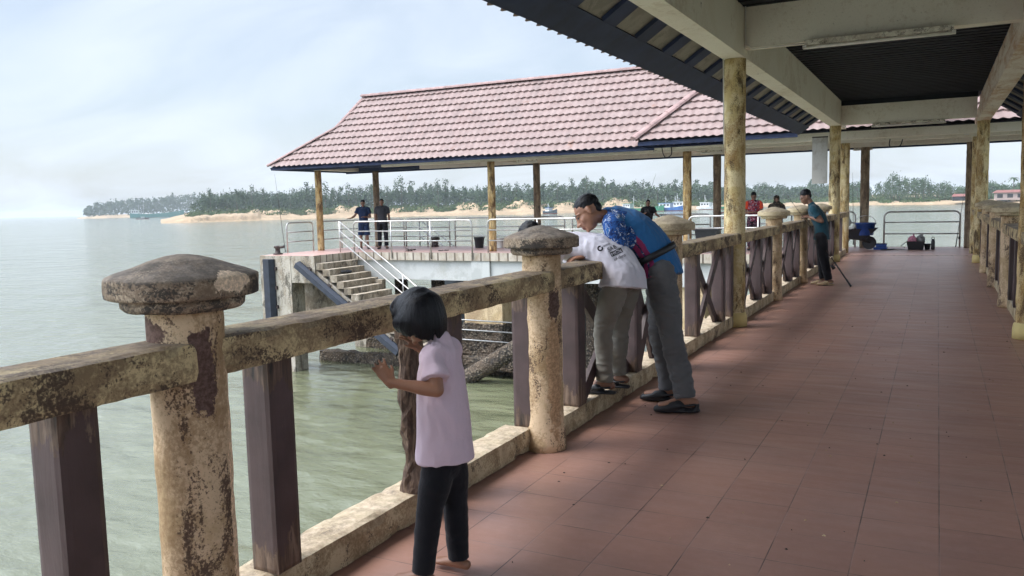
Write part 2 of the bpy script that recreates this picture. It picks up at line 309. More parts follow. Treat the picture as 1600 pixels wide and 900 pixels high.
# ------------------------------------------------------------ geometry helpers
class G:
    def __init__(s): s.v = []; s.f = []; s.m = []; s.sm = []
    def add(s, vs, fs, mi=0, smooth=False):
        o = len(s.v); s.v += [tuple(x) for x in vs]
        for f in fs: s.f.append(tuple(o + i for i in f)); s.m.append(mi); s.sm.append(smooth)
    def box(s, x0, y0, z0, x1, y1, z1, mi=0):
        vs = [(x, y, z) for z in (z0, z1) for y in (y0, y1) for x in (x0, x1)]
        s.add(vs, [(0, 2, 3, 1), (4, 5, 7, 6), (0, 1, 5, 4), (2, 6, 7, 3), (0, 4, 6, 2), (1, 3, 7, 5)], mi)
    def obox(s, c, ax, ay, az, mi=0):
        c, ax, ay, az = map(Vector, (c, ax, ay, az))
        vs = [c + ax * i + ay * j + az * k for k in (-1, 1) for j in (-1, 1) for i in (-1, 1)]
        s.add(vs, [(0, 2, 3, 1), (4, 5, 7, 6), (0, 1, 5, 4), (2, 6, 7, 3), (0, 4, 6, 2), (1, 3, 7, 5)], mi)
    def lathe(s, c, prof, n=24, mi=0, smooth=True, jit=0, cap=True):
        vs = []; rnd = random.Random(int(abs(c[0] * 100 + c[1] * 37)))
        for r, z in prof:
            for i in range(n):
                a_ = 2 * math.pi * i / n
                q = Vector((math.cos(a_) * r, math.sin(a_) * r, z)) + Vector(c)
                if jit:
                    d = noise.noise(q * 9) * jit + noise.noise(q * 30) * jit * .45
                    q = Vector((q.x + math.cos(a_) * d, q.y + math.sin(a_) * d, q.z + d * .5))
                vs.append(q)
        fs = [(j * n + i, j * n + (i + 1) % n, (j + 1) * n + (i + 1) % n, (j + 1) * n + i) for j in range(len(prof) - 1) for i in range(n)]
        if cap: fs += [tuple(range(n - 1, -1, -1)), tuple((len(prof) - 1) * n + i for i in range(n))]
        s.add(vs, fs, mi, smooth)
    def tube(s, pts, r, n=8, mi=0, closed_ends=True):
        pts = [Vector(p_) for p_ in pts]; rs = r if isinstance(r, (list, tuple)) else [r] * len(pts)
        vs = []
        ref = None
        for i, p_ in enumerate(pts):
            t = (pts[min(i + 1, len(pts) - 1)] - pts[max(i - 1, 0)]).normalized()
            if ref is None: ref = t.orthogonal().normalized()
            ref = (ref - t * ref.dot(t))
            ref = ref.normalized() if ref.length > 1e-5 else t.orthogonal().normalized()
            b_ = t.cross(ref)
            for k in range(n):
                a_ = 2 * math.pi * k / n; vs.append(p_ + (ref * math.cos(a_) + b_ * math.sin(a_)) * rs[i])
        fs = [(j * n + i, j * n + (i + 1) % n, (j + 1) * n + (i + 1) % n, (j + 1) * n + i) for j in range(len(pts) - 1) for i in range(n)]
        fs += [tuple(range(n - 1, -1, -1)), tuple((len(pts) - 1) * n + i for i in range(n))]
        s.add(vs, fs, mi, True)
def world_loc(o):
    v = Vector(o.location)
    while o.parent: o = o.parent; v += Vector(o.location)
    return v
def mk(name, g, mats, parent=None, loc=None, **tags):
    """mesh object from world-space geometry; its origin is the parent's (or loc)"""
    if not isinstance(mats, (list, tuple)): mats = [mats]
    base = world_loc(parent) if parent else Vector(loc or (0, 0, 0))
    me = bpy.data.meshes.new(name); me.from_pydata([tuple(Vector(v_) - base) for v_ in g.v], [], g.f)
    for m_ in mats: me.materials.append(m_ if not isinstance(m_, str) else M_[m_])
    me.polygons.foreach_set('material_index', g.m); me.polygons.foreach_set('use_smooth', g.sm)
    me.update()
    o = bpy.data.objects.new(name, me); COL.objects.link(o)
    if parent: o.parent = parent
    else: o.location = base
    for k, v_ in tags.items(): o[k] = v_
    return o
def thing(name, loc, label, cat, group=None):
    o = bpy.data.objects.new(name, None); COL.objects.link(o); o.location = loc; o.empty_display_size = .1
    o['label'] = label; o['category'] = cat
    if group: o['group'] = group
    return o
def kids(o): return [c for c in COL.objects if c.parent == o]
def dup(o, loc, label, group=None, parent=None):
    c = o.copy(); COL.objects.link(c); c.parent = parent
    if loc is not None: c.location = loc
    if label: c['label'] = label
    if group: c['group'] = group
    for k in kids(o): dup(k, None, None, None, c)
    return c
def rough_box(g, x0, y0, z0, x1, y1, z1, step=.05, amp=.006, mi=0, freq=7, chip=.0):
    """box with a fine grid, rounded and broken edges"""
    dims = (x1 - x0, y1 - y0, z1 - z0); ns = [max(2, int(round(d / step))) for d in dims]
    idx = {}
    def P(i, j, k):
        key = (i, j, k)
        if key in idx: return idx[key]
        q = Vector((x0 + dims[0] * i / ns[0], y0 + dims[1] * j / ns[1], z0 + dims[2] * k / ns[2]))
        c = Vector(((x0 + x1) / 2, (y0 + y1) / 2, (z0 + z1) / 2))
        ext = [i in (0, ns[0]), j in (0, ns[1]), k in (0, ns[2])]
        sg = [(-1 if i == 0 else 1), (-1 if j == 0 else 1), (-1 if k == 0 else 1)]
        d = noise.noise(q * freq) * amp + noise.noise(q * freq * 4) * amp * .5
        o_ = Vector([sg[t] * d if ext[t] else 0 for t in range(3)])
        if sum(ext) >= 2:
            e = .005 + chip * max(0, noise.noise(q * 11) - .05) * 2
            o_ -= Vector([sg[t] * e if ext[t] else 0 for t in range(3)])
        idx[key] = len(g.v); g.v.append(tuple(q + o_)); return idx[key]
    def quad(a_, b_, c_, d_): g.f.append((a_, b_, c_, d_)); g.m.append(mi); g.sm.append(False)
    nx, ny, nz_ = ns
    for i in range(nx):
        for j in range(ny):
            quad(P(i, j, 0), P(i, j + 1, 0), P(i + 1, j + 1, 0), P(i + 1, j, 0)); quad(P(i, j, nz_), P(i + 1, j, nz_), P(i + 1, j + 1, nz_), P(i, j + 1, nz_))
        for k in range(nz_):
            quad(P(i, 0, k), P(i + 1, 0, k), P(i + 1, 0, k + 1), P(i, 0, k + 1)); quad(P(i, ny, k), P(i, ny, k + 1), P(i + 1, ny, k + 1), P(i + 1, ny, k))
    for j in range(ny):
        for k in range(nz_):
            quad(P(0, j, k), P(0, j, k + 1), P(0, j + 1, k + 1), P(0, j + 1, k)); quad(P(nx, j, k), P(nx, j + 1, k), P(nx, j + 1, k + 1), P(nx, j, k + 1))

# ------------------------------------------------------------ setting: water, shore
ZW = -4.0
g = G(); g.add([(-5000, -5000, ZW), (5000, -5000, ZW), (5000, 5000, ZW), (-5000, 5000, ZW)], [(0, 1, 2, 3)])
mk('water', g, 'water', kind='structure')
TOP = [(-0.866, 0.0216), (-0.8406, 0.024), (-0.8202, 0.0251), (-0.7926, 0.0268), (-0.7718, 0.0235), (-0.7506, 0.0217), (-0.7217, 0.0263), (-0.6999, 0.0251), (-0.6705, 0.0238), (-0.6556, 0.0258), (-0.6256, 0.0259), (-0.6104, 0.0294), (-0.5953, 0.0275), (-0.5801, 0.028), (-0.5573, 0.0267), (-0.5344, 0.0232), (-0.519, 0.0266), (-0.5037, 0.0247), (-0.473, 0.0225), (-0.4498, 0.0234), (-0.4191, 0.0264), (-0.3961, 0.0266), (-0.3732, 0.0275), (-0.3504, 0.0238), (-0.3203, 0.0215), (-0.2904, 0.0191), (-0.2535, 0.0233), (-0.2389, 0.0206), (-0.2244, 0.0157), (-0.1957, 0.0156), (-0.1745, 0.0165), (-0.1466, 0.0142), (-0.1193, 0.0162), (-0.0794, 0.0149), (-0.0598, 0.01), (-0.0534, 0.0133), (-0.044, 0.0193), (-0.0376, 0.0163), (-0.022, 0.0178), (-0.0157, 0.0169), (-0.0064, 0.0125), (0.0027, 0.0122), (0.0088, 0.0113), (0.0131, 0.0084), (0.018, 0.0056), (0.0269, 0.0066), (0.0501, 0.0105), (0.0645, 0.0068), (0.0785, 0.0089), (0.1324, 0.0058), (0.229, 0.0043)]
FTOP = [(-0.9481, 0.006), (-0.9411, 0.0113), (-0.9348, 0.0139), (-0.9127, 0.0169), (-0.8967, 0.018), (-0.8805, 0.0191), (-0.8507, 0.0221), (-0.8204, 0.0223)]
SHORE = [(-0.868, 476.0), (-0.8594, 479.0), (-0.8427, 473.0), (-0.7595, 491.0), (-0.6571, 498.0), (-0.5586, 485.0), (-0.4584, 447.0), (-0.3319, 480.0), (-0.2683, 453.0), (-0.154, 577.0), (-0.0856, 532.0), (-0.0151, 492.0), (0.0274, 482.0), (0.0792, 464.0), (0.2296, 537.0)]
def interp(tab, x):
    if x <= tab[0][0]: return tab[0][1]
    for (a0, v0), (a1, v1_) in zip(tab, tab[1:]):
        if x <= a1: return v0 + (v1_ - v0) * (x - a0) / (a1 - a0)
    return tab[-1][1]
DUNES = [(-.755, .040, 6.2), (-.7118, .022, 5.2), (-.6691, .034, 8.2), (-.6099, .02, 5.8), (-.5772, .022, 5.6), (-.5274, .026, 8.6), (-.50, .02, 6), (-.4566, .046, 8.4), (-.41, .03, 6.8), (-.347, .03, 9.0)]
def ground_h(az, s_):
    """height of the sandy shore s_ metres behind its waterline"""
    rise = 1.6 * (1 - math.exp(-s_ / 9)) + (.018 if az > -.80 else .018 * max(0, min(1, (az + .868) / .06))) * s_
    if az < -.77: rise += 1.9 * min(1, max(0, (s_ - 2.5) / 3)) * max(0, min(1, (az + .866) / .03)) * (1 + .35 * noise.noise(Vector((az * 160, 0, 1))))
    h = 0
    for a0, w, hh in DUNES:
        h = max(h, (hh - 1.5) * .62 * math.exp(-((az - a0) / (w * .6)) ** 4) * math.exp(-((s_ - 42) / 17) ** 2))
    rise += h * (1 + .45 * noise.noise(Vector((az * 110, s_ * .09, 4))) + .3 * noise.noise(Vector((az * 330, s_ * .2, 7)))) 
    return ZW + rise
V_ = lambda *a_: Vector(a_)
def polar(az, r, z): return (math.sin(az) * r, math.cos(az) * r, z)
g = G(); azs = np.linspace(-.875, .30, 620); ss = [-14, -3, 0, 1.5, 3, 4.5, 6, 9, 13, 18, 23, 27, 31, 35, 38, 41, 44, 47, 51, 56, 62, 70, 85, 110, 160, 260]
for az in azs:
    r0 = interp(SHORE, az) + 5 * noise.noise(Vector((az * 30, 0, 0))) + 1.5 * noise.noise(Vector((az * 150, 0, 0)))
    e = max(0, (-.862 - az)) * 60
    for s_ in ss:
        z = ground_h(az, max(0, s_)) if s_ > 0 else ZW + s_ * .1
        z = min(z, ZW + max(.2, (1 - e)) * (z - ZW)) if s_ > 0 else z
        g.v.append(polar(az, r0 + s_, z))
k = len(ss)
for i in range(len(azs) - 1):
    for j in range(k - 1):
        g.f.append((i * k + j, (i + 1) * k + j, (i + 1) * k + j + 1, i * k + j + 1)); g.m.append(0); g.sm.append(True)
mk('sandy_shore', g, 'sand', kind='structure')
g = G(); azs = np.linspace(-.957, -.70, 90)
for az in azs:
    w = min(1, (az + .957) / .02)
    r0 = 1330 + 40 * noise.noise(Vector((az * 40, 0, 3))) + (1 - w) * 120
    for s_, z in ((-5, -.6), (0, .1), (8, 1.5), (25, 3.0 * w), (120, 4.0 * w), (500, 5 * w)): g.v.append(polar(az, r0 + s_, ZW + z))
for i in range(len(azs) - 1):
    for j in range(5): g.f.append((i * 6 + j, (i + 1) * 6 + j, (i + 1) * 6 + j + 1, i * 6 + j + 1)); g.m.append(0); g.sm.append(True)
mk('headland', g, 'sand', kind='structure')

# ------------------------------------------------------------ trees
def crown_pts(kind, h, w, rnd, n):
    """leaf sprays for one crown, base at origin"""
    out = []
    nb = max(5, int(n / 9))
    for _ in range(nb):
        t = rnd.random() ** .8
        if kind == 'casuarina': z = h * (.18 + .82 * t); rr = w * .5 * (1.05 - t) ** .6 * (.35 + .65 * rnd.random())
        elif kind == 'round': z = h * (.10 + .86 * t); rr = w * .5 * math.sqrt(max(0, 1 - (2 * t - .95) ** 2)) * (.4 + .6 * rnd.random())
        else: z = h * (.08 + .85 * t); rr = w * .5 * (1 - t * .75) * (.3 + .7 * rnd.random())
        a_ = rnd.uniform(0, 6.283); c = Vector((math.cos(a_) * rr, math.sin(a_) * rr, z))
        cs = w * (.10 if kind == 'casuarina' else .13)
        for _ in range(9):
            q = c + Vector((rnd.gauss(0, cs), rnd.gauss(0, cs), rnd.gauss(0, cs * (1.3 if kind == 'casuarina' else .7))))
            out.append(q)
    return out
def add_leaves(g, base, pts, size, rnd, mi=0, up_=.8):
    for q in pts:
        d = Vector((rnd.gauss(0, 1), rnd.gauss(0, 1), rnd.gauss(0, up_))).normalized(); e = d.orthogonal().normalized(); f = d.cross(e)
        s1 = size * rnd.uniform(.6, 1.3); s2 = size * rnd.uniform(.35, .8); c = Vector(base) + q
        g.add([c - e * s1, c + f * s2, c + e * s1 * .9, c - f * s2 * .8], [(0, 1, 2, 3)], mi)
def make_tree(name, kind, h, w, n, size, leaf, label, cat, group, seed):
    rnd = random.Random(seed); t = thing(name, (0, 0, 0), label, cat, group)
    g = G(); add_leaves(g, (0, 0, 0), crown_pts(kind, h, w, rnd, n), size, rnd); mk('crown', g, leaf, t)
    g = G(); x = rnd.uniform(-.4, .4)
    g.tube([(0, 0, -1.5), (x * .4, 0, h * .3), (x, .2, h * .62), (x * .7, .1, h * .93)], [h * .02, h * .016, h * .010, .03], 6)
    for _ in range(5):
        z = h * rnd.uniform(.3, .75); a_ = rnd.uniform(0, 6.28); g.tube([(x * .6, .1, z), (math.cos(a_) * w * .35, math.sin(a_) * w * .35, z + h * .13)], [h * .006, .03], 4)
    mk('trunk', g, 'trunk', t); return t
def terrain_xyz(az, s_):
    r = interp(SHORE, az) + s_; return Vector(polar(az, r, ground_h(az, s_)))
# the wood behind the dunes: far too many to count -> one mass, many small crowns of leaf sprays
rnd = random.Random(3); g = G()
for row, (s0, k_) in enumerate(((72, .78), (84, .86), (98, .93), (115, .99))):
    az = -.842 + row * .003
    while az < .30:
        az += rnd.uniform(.0055, .0105)
        r = interp(SHORE, az) + s0 + rnd.uniform(-5, 6); zb = ZW + 2.5
        if az > -.075 and az < .02 and row < 3: continue
        h = (interp(TOP, az) * r + 1.55 - zb) * k_ * rnd.uniform(.70, 1.04)
        if h < 3.5: continue
        add_leaves(g, polar(az, r, zb), crown_pts('casuarina' if rnd.random() < .6 else 'round', h, rnd.uniform(6, 9), rnd, 250), .72, rnd)
mk('forest', g, 'leaf', kind='stuff', label='dark mass of casuarina wood behind the sand dunes')
g = G()
for row in range(3):
    az = -.952
    while az < -.70:
        az += rnd.uniform(.003, .0058); r = 1400 + row * 30 + rnd.uniform(-8, 8); zb = ZW + 2.5
        h = (interp(FTOP, az) * r + 1.55 - zb) * rnd.uniform(.8, 1.0) * (.86 + .07 * row)
        add_leaves(g, polar(az, r, zb), crown_pts('casuarina' if rnd.random() < .6 else 'bush', h, rnd.uniform(10, 16), rnd, 130), 1.6, rnd)
mk('headland_forest', g, 'leaf', kind='stuff', label='wooded headland far across the water')
# undergrowth between and behind the dunes
g = G(); rz_ = random.Random(11)
for _ in range(8500):
    az = rz_.uniform(-.845, .29); s_ = rz_.uniform(20, 75) if az < -.1 else rz_.uniform(9, 60)
    if az < -.775 and s_ < 20: continue
    q = terrain_xyz(az, s_); dz = q.z - (ZW + 1.6 + .018 * s_)
    if dz > 1.5 and rz_.random() < .8: continue
    if s_ < 30 and noise.noise(V_(az * 90, 0, 2)) < .05: continue
    h = rz_.uniform(.6, 1.6) + (1.6 if s_ > 52 else 0)
    add_leaves(g, q, [Vector((rz_.gauss(0, 1.3), rz_.gauss(0, 1.3), abs(rz_.gauss(0, h * .55)))) for _ in range(9)], .7, rz_)
mk('undergrowth', g, 'leaf2', kind='stuff', label='low green scrub between the sand dunes')
# individual casuarinas that stand out of the wood's skyline
protos = [make_tree('casuarina_tree', 'casuarina', 1.0 * 16, 6.0, 170, .62, 'leaf', 'slender casuarina tree rising from the far wood', 'tree', 'casuarina trees along the front of the far wood', 20 + i) for i in range(5)]
spots = []; az = -.842
while az < -.10:
    az += rnd.uniform(.008, .022); spots.append(az)
for i, az in enumerate(spots):
    r = interp(SHORE, az) + rnd.uniform(62, 74); zb = ground_h(az, 66)
    h = (interp(TOP, az) * r + 1.55 - zb) * rnd.uniform(.75, 1.2)
    o = protos[i] if i < 5 else dup(protos[i % 5], None, None)
    o.location = polar(az, r, zb - .3); sc = h / 16; o.scale = (sc, sc, sc); o.rotation_euler = (0, 0, rnd.uniform(0, 6))
# dune bushes
bp = [make_tree('dune_bush', 'bush', 4.2, 6.5, 150, .42, 'leaf2', 'green bush growing on the far sand dunes', 'bush', 'bushes growing on the sand dunes', 40 + i) for i in range(4)]
blist = [(-.80, 24), (-.79, 30), (-.783, 26), (-.742, 22), (-.724, 20), (-.700, 20), (-.690, 22), (-.6845, 26), (-.652, 24), (-.640, 22), (-.628, 24), (-.599, 26), (-.592, 34), (-.555, 28), (-.548, 26), (-.542, 30), (-.488, 20), (-.478, 22), (-.43, 28), (-.395, 22), (-.385, 24), (-.375, 26), (-.365, 22), (-.325, 26), (-.315, 24), (-.305, 28), (-.292, 26), (-.28, 30), (-.265, 28), (-.25, 30), (-.235, 28), (-.222, 30)]
for i, (az, s_) in enumerate(blist + [(rnd.uniform(-.84, -.2), rnd.uniform(30, 60)) for _ in range(46)]):
    o = bp[i] if i < 4 else dup(bp[i % 4], None, None)
    o.location = terrain_xyz(az, s_) - Vector((0, 0, .4)); sc = rnd.uniform(.45, 1.0) * (1.25 if i in (5, 6, 8, 16, 18) else 1); o.scale = (sc * 1.1, sc * 1.1, sc * .8); o.rotation_euler = (0, 0, rnd.uniform(0, 6))
# big round trees on the nearer bank right of the walkway's end
rp = [make_tree('bank_tree', 'round', 12, 11, 520, .55, 'leaf', 'broad dark green tree on the far river bank', 'tree', 'broad trees on the far river bank', 60 + i) for i in range(4)]
for i, (az, hk, wk) in enumerate([(-.088, .9, 1), (-.079, 1, 1), (-.070, .8, .9), (-.053, 1, .8), (-.046, .85, .8), (-.043, 1.12, .62), (-.037, .9, .9), (-.029, 1, 1), (-.021, .96, 1), (-.0135, 1.04, .8), (-.008, .8, 1), (.001, .95, .9), (.0075, 1.05, .9), (.0125, .9, .8), (.019, .9, .9), (.026, 1, .9), (.040, .8, .9), (.050, 1, 1), (.060, .9, 1), (.078, 1, 1), (.09, 1, 1.1), (.105, .9, 1.1), (-.125, .9, 1), (-.14, .85, 1), (-.158, .9, 1), (-.178, .9, 1), (-.20, .9, 1)]):
    s_ = 26 if az > -.1 else 60; r = interp(SHORE, az) + s_; h = (interp(TOP, az) * r + 1.55 + 2.5) * hk
    o = rp[i] if i < 4 else dup(rp[i % 4], None, None)
    o.location = polar(az, r, ground_h(az, s_) - .3); o.scale = (h / 12 * wk, h / 12 * wk, h / 12); o.rotation_euler = (0, 0, i * 1.3)
# coconut palm and the two houses on the far bank
pos = Vector(polar(.0691, 500, -1.5)); t = thing('coconut_palm', pos, 'coconut palm standing above the houses at the far right', 'palm')
g = G(); g.tube([pos, pos + Vector((.3, 0, 5)), pos + Vector((.1, 0, 10.2))], [.28, .2, .16], 6); mk('trunk', g, 'trunk', t)
g = G(); c0 = pos + Vector((.1, 0, 10.2))
for i in range(17):
    a_ = i * 2.4; el = rnd.uniform(-.2, .9); d = Vector((math.cos(a_) * math.cos(el), math.sin(a_) * math.cos(el), math.sin(el)))
    pts = [c0 + d * (t_ * 3.1) - Vector((0, 0, 1.9 * t_ * t_)) for t_ in (0, .25, .5, .75, 1)]
    sd_ = d.cross(Vector((0, 0, 1))).normalized()
    for q0, q1, w0, w1 in zip(pts, pts[1:], (.15, .5, .5, .35), (.5, .5, .35, .05)): g.add([q0 - sd_ * w0, q0 + sd_ * w0, q1 + sd_ * w1 , q1 - sd_ * w1], [(0, 1, 2, 3)])
mk('crown', g, 'leaf', t)
M_['redroof'] = plain('red_iron_roof', (.20, .075, .06), .7, 0, .2, .6); M_['pinkwall'] = plain('pinkish_wall', (.36, .28, .25), .9, 0, .1, .5); M_['dark'] = plain('dark_opening', (.02, .02, .022), .8, 0, .2, 1)
def house(az, r, w, d, h, label, wall, open_=False):
    p_ = Vector(polar(az, r, -2.2)); t = thing('house', p_, label, 'house'); x, y, z = p_
    g = G(); g.box(x - w / 2, y - d / 2, z, x + w / 2, y + d / 2, z + h); mk('wall', g, wall, t)
    g = G(); g.add([(x - w * .56, y - d * .6, z + h), (x + w * .56, y - d * .6, z + h), (x + w * .56, y + d * .6, z + h), (x - w * .56, y + d * .6, z + h), (x - w * .45, y, z + h + 1.3), (x + w * .45, y, z + h + 1.3)], [(0, 1, 5, 4), (2, 3, 4, 5), (1, 2, 5), (3, 0, 4), (0, 3, 2, 1)]); mk('roof', g, 'redroof', t)
    for k_ in range(4):
        g = G(); xx = x - w * .38 + k_ * w * .25; g.box(xx - w * .07, y - d / 2 - .06, z + h * .3, xx + w * .07, y - d / 2 + .1, z + h * .82); mk('window', g, 'dark', t)
house(.0214, 486, 7, 5, 2.2, 'small red roofed house among trees on the far bank', 'dark')
house(.0708, 476, 17, 8, 3.6, 'long pinkish waterside house below the coconut palm', 'pinkwall')

# ------------------------------------------------------------ roofs
def frame(o, u, v):
    o, u, v = Vector(o), Vector(u).normalized(), Vector(v).normalized(); return o, u, v, u.cross(v).normalized()
def tile_patch(g, o, u, v, length, vlen, clip, P=.235, R=.32, A=.024, du=.036, fine=True, mi=0, sink=False):
    o, u, v, n_ = frame(o, u, v)
    nu = int(length / du) + 1; rows = []
    nr = int(math.ceil(vlen / R))
    for r in range(nr):
        for f, lift in ((0.0, .052), (.5, .03), (.985, 0.)): 
            vv = (r + f) * R
            rows.append((min(vv, vlen), lift, f))
    base = len(g.v)
    for vv, lift, f in rows:
        u0, u1 = clip(vv)
        for i in range(nu + 1):
            uu = i * length / nu; w = .5 + .5 * math.cos(2 * math.pi * uu / P); 
            uc = min(max(uu, u0), u1)
            dv = (-.080 * w if f != .5 else -.05 * w)
            jit = noise.noise(Vector((uc * .8, vv * 3, 5))) * .006
            g.v.append(tuple(o + u * uc + v * (vv + dv) + n_ * (lift + A * w + jit)))
    lapb = {}
    for r in range(len(rows) - 1):
        a0, a1 = clip(rows[r][0]); b0_, b1_ = clip(rows[r + 1][0]); lo = min(a0, b0_); hi = max(a1, b1_)
        for i in range(nu):
            uu = i * length / nu
            if uu + length / nu < lo or uu > hi: continue
            k_ = base + r * (nu + 1) + i
            if r % 3 == 2:
                if lapb.get(r) is None:
                    lapb[r] = len(g.v); g.v += g.v[base + r * (nu + 1): base + (r + 2) * (nu + 1)]
                q = lapb[r] + i; g.f.append((q, q + 1, q + nu + 2, q + nu + 1))
            else: g.f.append((k_, k_ + 1, k_ + nu + 2, k_ + nu + 1))
            g.m.append(mi); g.sm.append(True)
def ridge_cap(g, a_, b_, r=.11, seg=.4, mi=0, w=1.3):
    a_, b_ = Vector(a_), Vector(b_); L = (b_ - a_).length; d = (b_ - a_).normalized(); sd_ = d.cross(Vector((0, 0, 1))).normalized(); up_ = sd_.cross(d)
    k_ = max(1, int(L / seg))
    for i in range(k_):
        p0 = a_ + d * (L * i / k_); p1 = a_ + d * (L * (i + 1) / k_ + .03); vs = []
        for p_, rr in ((p0, r * 1.08), (p1, r * .94)):
            for t_ in range(7): 
                an = math.pi * t_ / 6; vs.append(p_ + sd_ * math.cos(an) * rr * w + up_ * (math.sin(an) * rr * .9 - .03))
        g.add(vs, [(t_, t_ + 1, t_ + 8, t_ + 7) for t_ in range(6)] + [(6, 5, 4, 3, 2, 1, 0), (7, 8, 9, 10, 11, 12, 13)], mi, False)
def slab(g, poly, n_, th, mi=0):
    n_ = Vector(n_).normalized() * th; k_ = len(poly); vs = [Vector(p_) for p_ in poly] + [Vector(p_) - n_ for p_ in poly]
    g.add(vs, [tuple(range(k_)), tuple(range(2 * k_ - 1, k_ - 1, -1))] + [(i, i + k_, (i + 1) % k_ + k_, (i + 1) % k_) for i in range(k_)], mi)

# ---- the long pavilion over the jetty head
PV = thing('pavilion', (-13, 25.4, 0), 'open jetty pavilion with faded pink tiled roof on rusty round posts', 'pavilion')
ey0, ey1, ez = 23.25, 27.75, 3.13; ry, rz = 25.5, 5.66; exl = -21.95; sl = Vector((0, ry - ey0, rz - ez)); slen = sl.length
# left end: low hip up to the break, then a steep gablet to the ridge end
brk = ((-19.72, 24.42, 4.43)); rxl = -19.14
kb = (24.42 - ey0) / (ry - ey0)
def clipL(vv):
    t = vv / slen
    return ((-19.72 - exl) * t / kb if t < kb else (-19.72 - exl) + (rxl + 19.72) * (t - kb) / (1 - kb), 99)
g = G()
tile_patch(g, (exl, ey0, ez), (1, 0, 0), sl, 17.2, slen, clipL)
mk('front_roof_slope', g, 'tile', PV)
g = G()
o2 = Vector((exl + 17.2, ey1, ez)); sl2 = Vector((0, ry - ey1, rz - ez)); s2len = sl2.length
tile_patch(g, o2, (-1, 0, 0), sl2, 17.2, s2len, lambda vv: (0, 17.2 - (clipL(vv * slen / s2len)[0])), du=.11)
mk('rear_roof_slope', g, 'tile', PV)
g = G(); e_l = ey1 - ey0; hv = Vector((-19.72 - exl, 0, 4.43 - ez))
tile_patch(g, (exl, ey1, ez), (0, -1, 0), hv, e_l, hv.length, lambda vv: ((ey1 - (ry + 1.08)) * vv / hv.length, e_l - (24.42 - ey0) * vv / hv.length), du=.05)
hv2 = Vector((rxl + 19.72, 0, rz - 4.43)); tile_patch(g, (-19.72, ry + 1.08, 4.43), (0, -1, 0), hv2, 2.16, hv2.length, lambda vv: (1.08 * vv / hv2.length, 2.16 - 1.08 * vv / hv2.length), du=.05)
mk('end_roof_slope', g, 'tile', PV)
g = G(); ridge_cap(g, (rxl - .1, ry, rz + .05), (-5.0, ry, rz + .05), .11); ridge_cap(g, (exl - .03, ey0 - .02, ez + .05), (-19.72, 24.42, 4.50), .085); ridge_cap(g, (-19.72, 24.42, 4.5), (rxl, ry, rz + .05), .08)
ridge_cap(g, (exl, ey1, ez + .05), (-19.72, ry + 1.08, 4.5), .085); ridge_cap(g, (-19.72, ry + 1.08, 4.5), (rxl, ry, rz + .05), .08); mk('ridge_tiles', g, 'ridge', PV)
g = G(); nf = Vector((0, -(rz - ez), ry - ey0)).normalized(); d_ = Vector((0, 0, -.05))
slab(g, [Vector((exl + .03, ey0 + .03, ez)) + d_, Vector((-4.8, ey0 + .03, ez)) + d_, Vector((-4.8, ry, rz)) + d_, Vector((rxl, ry, rz)) + d_, Vector((-19.72, 24.42, 4.43)) + d_], nf, .03)
nf = Vector((0, (rz - ez), ry - ey0)).normalized()
slab(g, [Vector((-19.72, ry + 1.08, 4.43)) + d_, Vector((rxl, ry, rz)) + d_, Vector((-4.8, ry, rz)) + d_, Vector((-4.8, ey1 - .03, ez)) + d_, Vector((exl + .03, ey1 - .03, ez)) + d_], nf, .03)
slab(g, [Vector((exl + .03, ey0 + .06, ez)) + d_, Vector((-19.72, 24.42, 4.43)) + d_, Vector((rxl, ry, rz)) + d_, Vector((-19.72, ry + 1.08, 4.43)) + d_, Vector((exl + .03, ey1 - .06, ez)) + d_], (-.5, 0, .85), .03)
mk('roof_lining', g, 'navy', PV)
g = G(); fz0, fz1 = ez - .125, ez - .03
g.box(exl + .06, ey0 + .05, fz0, -7.3, ey0 + .085, fz1); g.box(exl + .06, ey1 - .085, fz0 - .04, 6.0, ey1 - .05, fz1); g.box(exl + .05, ey0 + .09, fz0, exl + .085, ey1 - .09, fz1); mk('fascia_board', g, 'navy', PV)
# beams and posts
FC = [-20.58, -13.23, -6.62]; BC = [-19.75, -12.72, -6.31]
for y, xs0 in ((24.35, -20.9), (26.8, -20.9)):
    g = G(); g.box(-17.6, y - .11, 2.98, 5.0, y + .11, 3.36); mk('roof_beam', g, 'cream', PV)
    g = G(); g.box(xs0, y - .10, 3.0, -17.603, y + .10, 3.34); mk('roof_beam', g, 'navy', PV)
for x in FC + [.9]:
    g = G(); g.box(x - .1, 24.463, 3.0, x + .1, 26.687, 3.34); mk('tie_beam', g, 'cream', PV)
g = G(); g.box(-20.9, 24.463, 3.0, -20.7, 26.687, 3.34); mk('tie_beam', g, 'cream', PV)
def post(x, y, z1, r, mat, par, name='post', z0=.004):
    g = G(); zs = np.linspace(z0, z1, 34); g.lathe((x, y, 0), [(r * (1 + .03 * noise.noise(Vector((x, y, z * 1.6)))), z) for z in zs], 22, jit=.006); return mk(name, g, mat, par)
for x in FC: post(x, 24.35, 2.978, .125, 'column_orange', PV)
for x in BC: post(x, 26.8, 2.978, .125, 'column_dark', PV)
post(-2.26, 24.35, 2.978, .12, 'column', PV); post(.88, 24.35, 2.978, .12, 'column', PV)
post(-1.93, 26.8, 2.978, .125, 'column_dark', PV); post(.82, 26.8, 2.978, .125, 'column_dark', PV); post(4.6, 26.8, 2.978, .12, 'column_dark', PV); post(4.6, 24.35, 2.978, .12, 'column_orange', PV)
